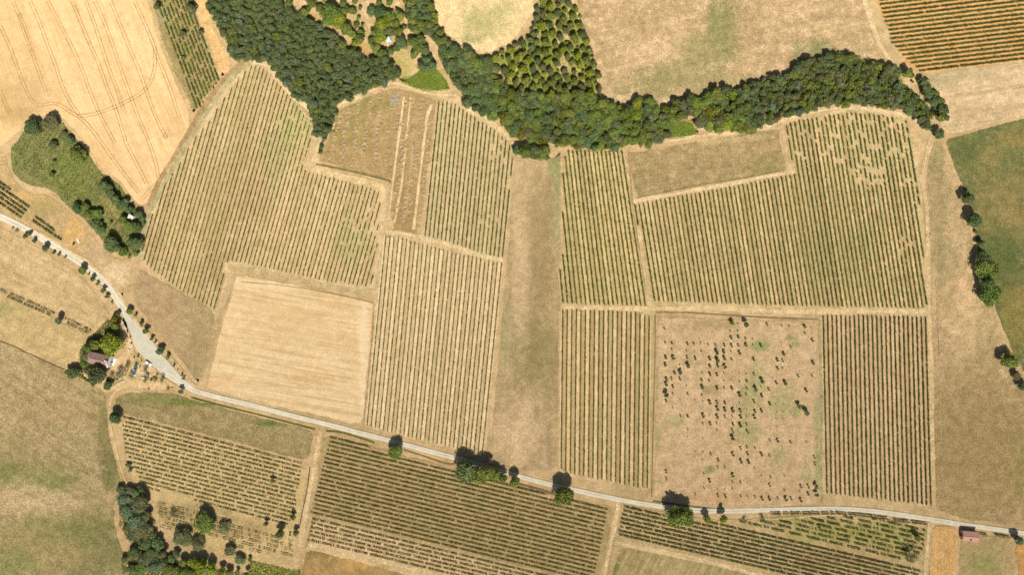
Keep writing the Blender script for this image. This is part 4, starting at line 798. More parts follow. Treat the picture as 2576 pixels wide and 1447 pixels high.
named((0,1), [(330,-165,78,'dark'),(380,-205,40,'dark'),(500,-210,82,'olive'),(545,-200,40,'dark'),(640,-95,36),(700,-40,50),(790,120,88,'mid'),(740,90,50,'mid'),(530,10,44),(545,170,20,'olive'),(525,310,32),(1050,420,62),(1110,500,58),(1160,560,60),(1100,440,40),(1230,620,52),(1270,580,44),(1300,660,48),(1390,710,50),(1430,760,40),(770,650,52),(860,640,46,'mid'),(900,710,56,'mid'),(980,720,60,'mid'),(960,800,60,'dark'),(1010,860,44),(1240,760,44,'mid'),(1300,820,56,'mid'),(1380,830,60),(1420,800,40),(1115,790,18),(1125,1010,80),(1232,1080,52,'mid'),(1350,1005,80),(1355,1100,42,'mid'),(1300,1145,24,'bare','sparse'),(740,1010,16,'mid')], '%s big bush from the west in the scrubby patch above the western road', 'bush', 'bushes of the western scrub', hs=.8)
named((0,3), [(1290,345,30,'olive'),(1312,395,24,'olive'),(2068,920,106,'mid','big'),(2258,975,64,'olive'),(1840,1075,90,'olive'),(1990,1130,76,'olive'),(1745,830,44,'olive','sparse'),(2318,1205,58,'olive'),(2410,1298,58,'olive'),(2515,1290,28,'dark'),(2160,1335,14,'dark')], '%s tree from the west in the ragged south-west plot', 'tree', 'trees of the ragged plot', hs=.6)
named((0,3), [(1215,590,46),(1300,610,50,'olive'),(1400,640,70,'dark'),(1420,720,84,'olive','big'),(1250,690,70,'grey'),(1280,800,90,'grey','big'),(1380,820,70,'dark'),(1470,860,56,'olive'),(1370,920,90,'grey','big'),(1300,960,60,'olive'),(1440,1000,84,'olive','big'),(1350,1040,70,'olive'),(1520,1060,56),(1470,1130,80,'dark'),(1580,1140,60),(1540,1220,70,'dark'),(1350,1230,64),(1250,1290,36,'olive'),(1460,1290,84,'olive','big'),(1640,1240,56,'olive'),(1640,1330,56),(1780,1245,46),(1720,1290,42),(1560,1370,90,'grey','big'),(1850,1320,50,'mid'),(1700,1400,70,'mid'),(1400,1400,76,'mid'),(1310,1390,50)], '%s tree from the west in the south-west wooded belt', 'tree', 'trees of the south-west belt', hs=.75)
named((0,3), [(1930,1330,56,'bright'),(2030,1355,62,'bright'),(2115,1385,56,'bright'),(1900,1410,60,'mid'),(2000,1430,60,'bright'),(2230,1415,46,'bright'),(2300,1432,40,'mid'),(2390,1415,24,'mid'),(2490,1440,34,'mid'),(1820,1440,50,'bright')], '%s bright green bush from the west at the south edge of the belt', 'bush', 'bright bushes at the south edge', name='bush')
named((1,3), [(250,1030,50),(105,930,28,'olive'),(372,865,30,'olive'),(405,1030,34,'olive'),(345,1045,14),(170,510,24,'olive','sap')], '%s small tree from the west at the corner of the south-west vineyard', 'tree', None)
named((1,3), [(1405,205,72,'mid'),(2100,400,100,'dark','big'),(2170,440,70,'mid'),(2290,430,100,'mid','big'),(2400,440,64,'mid'),(2480,470,48,'mid')], '%s tree from the west along the middle of the white road', 'tree', 'big roadside trees', hs=1.15)
named((2,3), [(30,515,62,'mid'),(522,655,98,'mid','big'),(1650,870,100,'mid','big'),(1745,860,84,'mid'),(1965,890,48,'mid'),(2122,885,46,'bright'),(2112,790,26),(2350,915,28,'olive','sparse'),(2520,890,30,'olive','sparse')], '%s tree from the west along the eastern half of the white road', 'tree', 'big roadside trees', hs=1.15)
named((3,3), [(2515,1105,52,'grey'),(1465,1280,74,'olive','sparse'),(1500,1075,46,'mid'),(513,970,18,'olive')], '%s lone tree from the west around the south-east plots', 'tree', None)
named((3,1), [(2000,550,66),(2070,770,82),(2090,890,20,'olive'),(2135,1010,42),(2150,1120,56),(2175,1190,90,'dark','big'),(2205,1270,96,'mid','big'),(2190,1400,80),(2225,1500,88,'mid','big'),(2225,1560,76,'mid')], '%s tree from the north on the edge of the green eastern meadow', 'tree', 'trees on the eastern meadow edge', key='north')
named((3,2), [(2425,745,84,'mid'),(2505,890,44,'olive'),(2570,1000,54,'olive')], '%s tree from the north at the lower corner of the eastern meadow', 'tree', None, key='north')
named((3,0), [(1720,1340,54),(1555,820,44),(1590,880,56),(1620,950,56),(1690,940,36,'mid'),(1670,1020,60),(1730,1010,54,'mid'),(1750,1100,60),(1700,1080,40),(1730,1180,60,'mid'),(1790,1180,36,'olive'),(1400,730,56,'mid'),(1440,760,36,'mid'),(1320,745,26,'olive'),(1455,820,16,'mid')], '%s tree from the west along the track at the eastern wood tip', 'tree', 'trees along the eastern track')
named((1,0), [(560,30,50,'mid'),(880,35,42,'mid'),(990,10,32,'mid'),(640,80,42,'mid'),(750,130,86,'mid','big'),(830,200,76,'bright'),(720,220,56,'mid'),(900,110,50,'mid'),(970,100,42,'mid'),(1050,78,26,'mid'),(1030,178,28,'mid'),(1010,255,34,'mid'),(1070,252,22),(900,280,60,'mid'),(950,330,54,'mid'),(1060,330,44,'mid'),(1050,400,58,'mid'),(1000,440,44,'bright'),(1165,292,20,'mid'),(1160,405,40,'mid'),(1200,480,56,'mid'),(1270,530,56,'mid'),(1165,110,50),(1250,130,70,'dark'),(1330,160,72,'mid'),(1290,230,76,'bright','big'),(1240,310,70,'mid'),(1350,320,62,'olive'),(1250,375,58,'bright'),(1400,235,56,'mid'),(1440,150,54,'mid'),(1435,320,48,'mid'),(1460,425,64,'dark'),(1360,515,40),(1240,30,36,'mid'),(1345,20,38,'mid'),(1490,275,28,'mid'),(1580,420,56,'mid'),(1640,480,56,'mid'),(1700,500,54),(1600,540,46,'mid'),(1720,620,68,'dark'),(1665,670,56,'dark'),(1760,670,54,'dark'),(1650,400,54,'mid'),(1740,580,40),(1300,600,50,'dark'),(480,130,48,'mid'),(530,90,30,'mid'),(330,40,46,'mid'),(520,-10,40,'mid'),(700,-10,40,'mid'),(1410,490,36,'mid')], '%s leafy shrub from the west in the old orchard', 'shrub', 'shrubs of the old orchard')
named((1,0), [(800,1140,34),(765,1190,34),(770,1230,26),(718,1340,20),(690,1400,34),(785,1320,12),(660,1480,28),(645,1530,28)], '%s dark bush from the west on the bank by the tip of the dark wood', 'bush', None, name='bush')
named((2,1), [(60,60,56),(130,70,70,'mid'),(220,90,70,'dark'),(320,70,60,'mid'),(300,130,52,'mid'),(350,140,34)], '%s tree from the west in the spur below the middle wood', 'tree', 'trees of the spur')
# --- orchard saplings
SAP = []
for cx, cy, l in ((2,2,[(2215,360,24),(2270,365,8),(2350,375,32),(2570,378,12),(1535,420,10),(2195,440,8),(2270,440,7),(2205,510,14),(2280,505,14),(2350,520,10),(2420,520,6),(1540,560,10),(1610,565,12),(1765,570,13),(1830,570,12),(1900,560,6),(1975,580,9),(2050,585,12),(2135,585,13),(2208,590,14),(2278,590,12),(2355,585,15),(2422,580,8),(2503,590,15),(1608,630,10),(1687,632,4),(1752,640,5),(1905,645,8),(2062,660,22),(2133,655,16),(2200,645,5),(2290,665,17),(1548,710,16),(1623,715,18),(1762,710,13),(1843,720,14),(1990,725,16),(2058,715,7),(2138,720,17),(2212,725,10),(2432,730,13),(1545,785,16),(1685,780,6),(1772,795,22),(1992,798,15),(2065,740,22),(2070,795,15),(2142,805,20),(1635,865,14),(1695,860,22),(1910,865,10),(1992,880,15),(2062,885,15),(2130,860,5),(2205,860,4),(2285,860,5),(2355,870,5),(2435,880,12),(1555,935,17),(1605,925,12),(1690,925,13),(1908,940,13),(1985,945,10),(2130,940,5),(2205,930,5),(2290,950,10),(2362,950,13),(2515,950,22),(1550,985,18),(1620,1005,14),(1757,990,5),(1915,1010,18),(2065,1020,15),(2137,1015,10),(2212,1020,15),(2365,1020,10),(2450,1030,22),(2503,1000,5),(1555,1085,28),(1618,1075,8),(1770,1080,12),(1910,1085,9),(2290,1090,20),(2357,1085,10),(2515,1095,15),(1550,1150,14),(1690,1130,4),(1840,1135,4),(1915,1145,4),(1990,1165,17),(2062,1165,15),(2143,1170,13),(2290,1165,8),(2435,1155,13),(1615,1215,6),(2068,1230,18),(2143,1240,18),(2225,1245,18),(2298,1250,15),(2360,1235,5),(2445,1255,14),(2512,1250,14),(1697,1300,10),(1770,1305,13),(1925,1300,18),(1985,1280,4),(2065,1310,18),(2140,1305,12),(2215,1305,9),(2302,1310,16),(2360,1305,6),(2440,1315,16),(1920,1375,10),(1995,1380,14),(2060,1370,9),(2225,1385,13),(2300,1395,18),(2358,1385,10),(1768,1435,5),(2060,1440,8),(2215,1440,12),(2362,1445,10)]),
 (3,2,[(140,390,9),(215,395,9),(288,392,3),(370,400,17),(430,402,5),(372,465,10),(290,455,3),(432,460,4),(450,540,14),(230,605,12),(160,675,16),(98,738,16),(152,742,12),(98,820,14),(148,815,8),(220,735,4),(458,765,16),(308,898,12),(448,895,12),(88,965,13),(175,970,20),(12,1035,12),(390,1045,16),(20,1180,15),(318,1200,28),(390,1265,32),(80,1175,4),(155,1175,4),(85,1250,4),(155,1250,4),(220,1255,4),(80,1325,5),(155,1325,4),(85,1400,4)]),
 (2,3,[(2225,15,12),(2370,15,12),(2222,80,22),(2300,180,12),(2365,165,10),(2445,175,10),(2000,235,12),(1920,215,6),(1840,210,5),(2140,215,4),(2225,245,18),(2370,235,14),(2510,245,16),(1765,65,4),(1840,70,4),(1920,70,4),(2075,300,14),(2305,315,17),(2380,320,16),(1920,290,4),(2070,370,10),(2145,370,9),(2440,380,8),(1552,415,12),(1555,490,12),(1990,510,16),(1930,430,7),(2225,455,18),(2300,520,10),(2218,520,9),(1932,580,9),(2510,455,8),(2365,525,4),(1555,640,14),(1635,640,12),(1845,640,8),(2070,655,12),(2148,665,14),(2300,662,9),(2367,660,8),(2445,670,10),(2520,690,15),(2062,590,4),(2140,590,4),(2215,585,6)]),
 (3,3,[(22,100,10),(100,105,15),(232,115,11),(388,112,8),(18,250,11),(90,318,4),(470,270,11),(475,335,11),(380,260,3),(385,330,3),(25,470,10),(163,455,5),(20,550,12),(335,565,14),(408,565,14),(485,565,24),(490,645,24),(315,615,8),(410,640,14),(20,690,16),(102,685,11),(185,695,18),(235,690,12),(335,705,16),(165,600,8)])):
    for (x, y, r) in l: SAP.append(z(cx, cy, x, y)+(r/4*1.12,))
cols = {}
for p in SAP: cols.setdefault(max(0, int(round((p[0]-1673)/18.75))), []).append(p)
for c, l in cols.items():
    l.sort(key=lambda p: p[1])
    for i, p in enumerate(l):
        sz = 'big' if p[2] > 6.5 else 'small'
        w_ = 'bushy' if p[2] > 4.5 else 'small' if p[2] > 2.4 else 'thin leafless'
        tree(p[0], p[1], p[2]*(.95 if p[2] > 2 else 1.2), 'bare' if p[2] < 1.6 else ('mid' if R_.random() < .6 else 'dark'), 'sap' if p[2] < 3.4 else ('small' if p[2] < 6 else 'small'), '%s sapling, %s from the north in the %s column of the young orchard' % (w_, ordw(i+1), ordw(c+1)), 'sapling', 'saplings of the young orchard', name='sapling', hs=1.1)
# --- rest of the trees in one mass, and the scrub growing under them
if EXTRA:
    VV = []; FF = []; LL = []; MI = []; b = 0; ks = ['dark', 'mid', 'olive', 'grey', 'yellow', 'bright']
    for i, (x, y, r, k) in enumerate(EXTRA):
        V, F, lv = crown_np(500+i % 9, 3.0, 3.3, 15, 1300, .52, .8, .6)
        s = r*S/3.0; a = R_.uniform(0, 6.28); ca, sa = math.cos(a), math.sin(a); wx, wy = W(x, y, 3.5*s)
        s_x = R_.uniform(.75, 1.25); V = V*s*[s_x, 1.9-s_x*.9 if s_x > 1 else 1.1, R_.uniform(.8, 1.2)]; V = np.stack([V[:, 0]*ca-V[:, 1]*sa+wx, V[:, 0]*sa+V[:, 1]*ca+wy, V[:, 2]*1.1], 1)
        VV.append(V); FF.append(F+b); b += len(V); LL.append(np.clip(lv*.8+R_.uniform(-.2, .3), 0, 1)); MI.append(np.full(len(F), ks.index(k)))
    tag(add('understorey_trees', mesh_np('understorey_trees', np.concatenate(VV), np.concatenate(FF), [LM[k] for k in ks], {'leafv': np.concatenate(LL)}, np.concatenate(MI))), 'smaller trees packed between the big crowns of the woods', 'trees', None, 'stuff')
def cover(name, poly, n, kind, leaf, hmax, label, seed, cat='undergrowth', noise=1.0):
    r = np.random.RandomState(seed); xs = [p[0] for p in poly]; ys = [p[1] for p in poly]; pts = []
    rr_ = random.Random(seed)
    while len(pts) < n:
        p = (rr_.uniform(min(xs), max(xs)), rr_.uniform(min(ys), max(ys)))
        if noise and rand_gap(None, p[0]*3, p[1]*3) < -.6*noise: continue
        if inside(p, poly) and not near(p, PD, 5): pts.append(W(*p))
    P_ = np.array(pts); hh = hmax*(.25+.75*r.uniform(0, 1, n)**2)
    c = np.column_stack([P_, .12+hh]); u = r.normal(0, 1, (n, 3)); u[:, 2] *= .5; u /= np.linalg.norm(u, axis=1)[:, None]
    w = r.normal(0, 1, (n, 3)); w[:, 2] *= .6; w -= u*np.sum(u*w, 1)[:, None]; w /= np.linalg.norm(w, axis=1)[:, None]; s = leaf*r.uniform(.4, 1, n)[:, None]*.5
    V = np.stack([c-u*s-w*s, c+u*s-w*s*.6, c+u*s+w*s, c-u*s*.7+w*s], 1).reshape(-1, 3)
    tag(add(name, mesh_np(name, V, np.arange(4*n).reshape(-1, 4), [LM[kind]], {'leafv': np.repeat(r.uniform(0, 1, n), 4)})), label, cat, None, 'stuff')
cover('undergrowth', W1, 17000, 'dark', .75, 5.6, 'dark undergrowth between the trunks of the north-west wood', 1, noise=0)
cover('undergrowth', W2, 18000, 'mid', .75, 4.8, 'green undergrowth between the trees of the middle wood', 2, noise=0)
cover('undergrowth', W3, 16000, 'mid', .75, 5.0, 'dark undergrowth of the long eastern wood', 3, noise=0)
cover('undergrowth', GR, 4500, 'bright', .5, .6, 'bright green grass and weeds under the open grove', 4)
SCP = [(30,375),(55,345),(70,322),(100,302),(125,296),(150,300),(165,315),(190,345),(215,375),(250,430),(300,465),(322,500),(342,525),(360,535),(362,570),(350,610),(335,640),(300,630),(262,605),(240,585),(215,555),(190,530),(150,490),(90,450),(40,420)]
cover('undergrowth', SCP, 2600, 'olive', .6, .9, 'brownish olive brambles and dry stalks in the western patch', 15, noise=.5)
cover('undergrowth', SCP, 5500, 'bright', .45, .35, 'rough green scrub and tall grass in the western patch', 5)
cover('grass', [(1002,197),(1042,188),(1058,170),(1100,168),(1118,192),(1134,224),(1112,228),(1070,230),(1035,220),(1006,205)], 3000, 'bright', .4, .35, 'bright green tall grass by the wood path', 6, 'grass', 0)
cover('grass', [(1684,314),(1710,300),(1738,302),(1753,322),(1758,336),(1720,347),(1684,352)], 1500, 'bright', .4, .35, 'bright green tall grass between the woods', 7, 'grass', 0)
cover('undergrowth', [z(0,3,*p) for p in [(1220,700),(1480,760),(1520,1000),(1640,1150),(1700,1280),(1850,1330),(2100,1380),(2500,1440),(2574,1560),(1250,1560),(1220,1300),(1330,1150),(1200,950)]], 6000, 'mid', .7, 1.0, 'green thicket floor of the south-west belt', 8)
cover('undergrowth', [z(1,3,*p) for p in [(-60,1300),(150,1350),(300,1390),(450,1400),(455,1560),(-60,1560)]], 3000, 'bright', .6, .8, 'bright green bushes at the south edge beside the dirt lane', 9, noise=0)
cover('undergrowth', [z(0,2,*p) for p in [(800,640),(900,520),(1080,330),(1180,330),(1230,420),(1200,560),(1000,640),(940,700),(880,820),(820,860)]], 2500, 'mid', .6, 1.2, 'green thicket wrapped round the chapel', 10, noise=0)
cover('weeds', [(380,-30),(480,-30),(486,0),(500,45),(522,110),(540,160),(553,200),(508,268),(496,280),(478,260),(440,190),(404,95)], 2600, 'bright', .4, .3, 'green and yellow weeds between the sparse vine rows', 11, 'weeds')
# --- straw clumps of the hay meadow
straw = leaf_mat('straw', (.60,.44,.23), (.80,.64,.38), .1, .35)
def clump_me(i):
    r = np.random.RandomState(40+i); n = 70
    a = r.uniform(0, 6.28, n); e = r.uniform(.1, 1.2, n); l = r.uniform(.4, .95, n)
    base = np.column_stack([np.cos(a)*.15, np.sin(a)*.15, np.zeros(n)])+r.normal(0, .12, (n, 3))*[1, 1, 0]
    tip = base+np.column_stack([np.cos(a)*np.cos(e), np.sin(a)*np.cos(e), np.sin(e)*.7])*l[:, None]
    sd = np.column_stack([-np.sin(a), np.cos(a), np.zeros(n)])*.09
    V = np.stack([base-sd, base+sd, tip+sd*.8, tip-sd*.8], 1).reshape(-1, 3)
    return mesh_np('straw_clump', V, np.arange(4*n).reshape(-1, 4), [straw])
CM = [clump_me(i) for i in range(4)]
cp = []
rc = random.Random(77)
for (xt, yt, xb, yb, n) in ((1040,250,985,560,26),(1075,262,1010,560,26),(1085,300,1052,590,24),(1060,262,1028,560,20),(985,240,968,450,18),(960,235,940,445,18),(935,245,910,438,18),(905,256,885,430,16),(880,265,858,420,14),(862,275,830,412,12),(1005,232,985,440,16),(1020,240,995,560,14)):
    for i in range(n):
        f = (i+rc.uniform(-.3, .3))/n
        cp.append((xt+(xb-xt)*f+rc.uniform(-3, 3), yt+(yb-yt)*f))
cp = [p for p in cp if inside(p, [(852,268),(900,252),(940,232),(985,216),(1030,224),(1080,240),(1104,252),(1096,300),(1086,380),(1070,480),(1058,560),(1048,588),(1010,582),(988,575),(988,520),(984,470),(968,452),(900,432),(840,416),(806,404)])]
cp.sort()
for i, p in enumerate(cp):
    s = rc.uniform(.8, 2.0); wx, wy = W(*p)
    tag(add('straw_clump', CM[i % 4], loc=(wx, wy, .1), rz=rc.uniform(0, 6), sc=(s, s, s*.8)), 'spiky pale straw clump among many on the brown hay meadow' if p[0] < 985 else 'spiky pale straw clump beside the mown lanes of the hay meadow', 'straw clump', 'straw clumps west of the mown lanes' if p[0] < 985 else 'straw clumps beside the mown lanes')
print('woods', nW, 'extra', len(EXTRA), 'saplings', len(SAP), 'clumps', len(cp))

# ---------------------------------------------------------------- buildings, cars, benches
tile = plain('roof_tile', (.42,.26,.20), c2=(.30,.19,.155), sc=.9, bumpw=(2.2, 'X'))
tile2 = plain('roof_tile_pink', (.52,.27,.20), c2=(.44,.24,.19), sc=.9, bumpw=(2.2, 'X'))
wall = plain('plaster', (.78,.72,.62), c2=(.66,.60,.50), sc=1.2)
pinkw = plain('pink_plaster', (.52,.32,.27), c2=(.44,.28,.24), sc=1.0)
whitem = plain('white_stone', (.70,.68,.63), c2=(.58,.56,.52), sc=2)
stonem = plain('grey_stone', (.42,.40,.37), c2=(.28,.27,.25), sc=3)
woodm = plain('dark_wood', (.09,.06,.04), sc=3)
brick = plain('orange_tile', (.62,.24,.12), c2=(.4,.18,.1), sc=4)
iron = plain('dark_iron', (.03,.03,.03))
def thing(name, x, y, h, rz, label, cat, group=None):
    o = bpy.data.objects.new(name, None); col.objects.link(o); wx, wy = W(x, y, h); o.location = (wx, wy, .12); o.rotation_euler = (0, 0, rz)
    return tag(o, label, cat, group)
# chapel: nave with gable roof, round apse at the west end, white front with bell gable
cx_, cy_ = z(0,2,1010,730)
ch = thing('chapel', cx_, cy_, 3.5, math.radians(-15), 'old stone chapel with rounded apse, faded tile roof and white front', 'chapel')
Lh, Wh, Hw, Hr = 5.1, 3.0, 3.9, 5.2
m = MB()
m.poly([(-Lh,-Wh,-.3),(Lh,-Wh,-.3),(Lh,-Wh,Hw),(-Lh,-Wh,Hw)]); m.poly([(Lh,Wh,-.3),(-Lh,Wh,-.3),(-Lh,Wh,Hw),(Lh,Wh,Hw)])
n = 12
for i in range(n):
    a0_ = math.pi/2+math.pi*i/n; a1_ = math.pi/2+math.pi*(i+1)/n
    p = (-Lh+Wh*math.cos(a0_), Wh*math.sin(a0_)); q = (-Lh+Wh*math.cos(a1_), Wh*math.sin(a1_))
    m.poly([(p[0],p[1],Hw),(q[0],q[1],Hw),(q[0],q[1],-.3),(p[0],p[1],-.3)][::-1])
add('wall', m.mesh('wall', wall), ch)
m = MB(); ov = .35; t = .16
for s in (-1, 1):
    a = [(-Lh,0,Hr),(Lh-.1,0,Hr),(Lh-.1,s*(Wh+ov),Hw-.1),(-Lh,s*(Wh+ov),Hw-.1)]; b = [(x, y, z_-t) for x, y, z_ in a]
    if s > 0: a = a[::-1]; b = b[::-1]
    m.poly(a[::-1]); m.poly(b)
    for i in range(4): j = (i+1) % 4; m.poly([a[i], a[j], b[j], b[i]][::1])
for i in range(n):
    a0_ = math.pi/2+math.pi*i/n; a1_ = math.pi/2+math.pi*(i+1)/n; r = Wh+ov
    p = (-Lh+r*math.cos(a0_), r*math.sin(a0_), Hw-.1); q = (-Lh+r*math.cos(a1_), r*math.sin(a1_), Hw-.1)
    m.poly([(-Lh,0,Hr), p, q]); m.poly([(p[0],p[1],p[2]-t),(q[0],q[1],q[2]-t), q, p])
rf = add('roof', m.mesh('roof', tile), ch)
m = MB(); m.cyl(0, 0, 0, 1, .12, n=8)
rd_ = MB(); rd_.tube((-Lh,0,Hr+.03),(Lh-.4,0,Hr+.03),.13,.13,8); add('ridge', rd_.mesh('ridge', tile), rf)
m = MB(); m.box(Lh-2.0, Lh-.9, -.1, .95, Hw+.4, Hr+.22); add('chimney', m.mesh('chimney', plain('old_plaster', (.6,.48,.36))), rf)
m = MB(); m.box(Lh-1.0, Lh-.45, -.9, .8, Hw+.9, Hr+.12); add('roof_patch', m.mesh('roof_patch', brick), rf, None)
m = MB()   # front with gable
g = [(Wh+.25, -.3), (Wh+.25, Hw+.25), (.9, Hr+.3), (.9, Hr+1.1), (0, Hr+1.6), (-.9, Hr+1.1), (-.9, Hr+.3), (-Wh-.25, Hw+.25), (-Wh-.25, -.3)]
f0 = [(Lh, y, z_) for y, z_ in g]; f1 = [(Lh+.45, y, z_) for y, z_ in g]
m.poly(f0); m.poly(f1[::-1])
for i in range(len(g)): j = (i+1) % len(g); m.poly([f0[i], f1[i], f1[j], f0[j]])
fr = add('front_wall', m.mesh('front_wall', whitem), ch)
m = MB(); m.box(Lh+.453, Lh+.50, -.6, .6, 0, 2.3); add('door', m.mesh('door', woodm), ch)
for s in (-1, 1):
    m = MB(); m.box(Lh+.453, Lh+.49, s*1.7-.3, s*1.7+.3, 1.3, 2.2); add('window', m.mesh('window', iron), ch)
m = MB(); m.box(Lh+.44, Lh+.48, -.3, .3, Hr+.45, Hr+1.05); add('bell_opening', m.mesh('bell_opening', iron), ch)
m = MB(); m.box(Lh+.45, Lh+1.7, -2.2, 2.2, -.2, .12); m.box(Lh+1.7, Lh+2.2, -2.2, 2.2, -.2, .02); add('step', m.mesh('step', whitem, .03), ch)
# small barn by the road
bx_, by_ = z(3,3,2040,1064)
bn = thing('barn', bx_, by_, 3.2, math.radians(-5.5), 'small barn with pink tiled roof beside the white road', 'barn')
m = MB(); L2, W2_, h1, h2 = 4.3, 2.5, 3.0, 3.9
m.poly([(-L2,-W2_,-.3),(L2,-W2_,-.3),(L2,-W2_,h1),(-L2,-W2_,h1)]); m.poly([(L2,W2_,-.3),(-L2,W2_,-.3),(-L2,W2_,h1),(L2,W2_,h1)])
for s in (-1, 1):
    q = [(s*L2,-W2_,-.3),(s*L2,W2_,-.3),(s*L2,W2_,h1),(s*L2,0,h2-.15),(s*L2,-W2_,h1)]; m.poly(q if s > 0 else q[::-1])
add('wall', m.mesh('wall', pinkw), bn)
m = MB()
for s in (-1, 1):
    a = [(-L2-.3,0,h2),(L2+.3,0,h2),(L2+.3,s*(W2_+.35),h1-.1),(-L2-.3,s*(W2_+.35),h1-.1)]; b = [(x, y, z_-.15) for x, y, z_ in a]
    if s > 0: a = a[::-1]; b = b[::-1]
    m.poly(a[::-1]); m.poly(b)
    for i in range(4): j = (i+1) % 4; m.poly([a[i], a[j], b[j], b[i]])
rf = add('roof', m.mesh('roof', tile2), bn)
m = MB(); m.tube((-L2-.3,0,h2+.02),(L2+.3,0,h2+.02),.12,.12,8); add('ridge', m.mesh('ridge', tile2), rf)
m = MB(); m.box(-.35, .35, -2.2, -1.6, h1, h1+.95); add('chimney', m.mesh('chimney', plain('sooty_brick', (.12,.07,.05))), rf)
m = MB(); m.box(-L2-.06, -L2-.003, -.8, .8, -.1, 2.1); add('door', m.mesh('door', woodm), bn)
m = MB(); m.box(-2.2, -1.4, -W2_-.05, -W2_-.003, 1.1, 1.9); add('window', m.mesh('window', iron), bn)
m = MB(); m.box(1.4, 2.2, -W2_-.05, -W2_-.003, 1.1, 1.9); add('window', m.mesh('window', iron), bn)
def hut(x, y, h, rz, w, l, hh, rmat, wmat, label, name='hut', cat='hut'):
    o = thing(name, x, y, hh, rz, label, cat)
    m = MB(); m.box(-w/2, w/2, -l/2, l/2, -.3, hh); add('wall', m.mesh('wall', wmat), o)
    m = MB(); e = .2
    a = [(-w/2-e,-l/2-e,hh+.04),(w/2+e,-l/2-e,hh+.04),(w/2+e,l/2+e,hh+.45),(-w/2-e,l/2+e,hh+.45)]; b = [(p[0],p[1],p[2]+.12) for p in a]
    m.poly(a[::-1]); m.poly(b)
    for i in range(4): j = (i+1) % 4; m.poly([a[i], a[j], b[j], b[i]])
    add('roof', m.mesh('roof', rmat), o)
    m = MB(); m.box(-.4, .4, -l/2-.05, -l/2-.003, -.1, min(1.9, hh-.1)); add('door', m.mesh('door', woodm), o)
x, y = z(1,3,2352,298); hut(x, y, 2.2, math.radians(-12), 2.4, 2.6, 2.2, tile2, pinkw, 'tiny pink-roofed hut at the corner of the central vineyard by the road')
x, y = z(0,1,1316,738); hut(x, y, 2.0, math.radians(-32), 2.7, 2.2, 1.9, plain('pale_sheet', (.70,.62,.58), c2=(.58,.50,.46)), wall, 'small shed with pale sheet roof hidden in the western scrub', 'shed', 'shed')
x, y = z(1,0,1330,398); hut(x, y, 2.0, math.radians(20), 2.0, 2.8, 1.8, plain('blue_sheet', (.42,.56,.72), c2=(.70,.74,.78), sc=.6), wall, 'blue and white roofed shelter in the old orchard', 'shelter', 'shelter')
m = MB(); m.box(-.5, .5, -1.4, 1.4, -.2, .35)
x, y = z(0,1,789,975); wx, wy = W(x, y); tag(add('stone_slab', m.mesh('stone_slab', whitem, .05), loc=(wx, wy, .12), rz=.35), 'white stone slab lying on the dry verge of the western road', 'slab')
# rubble heap
rr_ = random.Random(9); m = MB()
for i in range(90):
    a = rr_.uniform(0, 6.28); q = 2.6*rr_.random()**.6; s = rr_.uniform(.14, .32); x0, y0 = q*math.cos(a), q*math.sin(a)*1.2; hz = .6*(1-q/3.2)*rr_.uniform(.4, 1)
    b = len(m.v); 
    m.v += [(x0-s,y0-s*.7,hz-.4),(x0+s,y0-s,hz-.4),(x0+s*.8,y0+s,hz-.4),(x0-s,y0+s*.8,hz-.4),(x0-s*.6,y0-s*.5,hz+s),(x0+s*.7,y0-s*.4,hz+s*.8),(x0+s*.5,y0+s*.6,hz+s),(x0-s*.5,y0+s*.6,hz+s*.9)]
    m.f += [tuple(b+i_ for i_ in q_) for q_ in ((4,5,6,7),(0,1,5,4),(1,2,6,5),(2,3,7,6),(3,0,4,7))]
wx, wy = W(*z(1,0,1390,1010)); tag(add('rubble_heap', m.mesh('rubble_heap', plain('pale_rubble', (.55,.52,.47), c2=(.35,.33,.30), sc=3)), loc=(wx, wy, .12)), 'heap of pale grey rubble at the north end of the hay meadow', 'rubble heap')
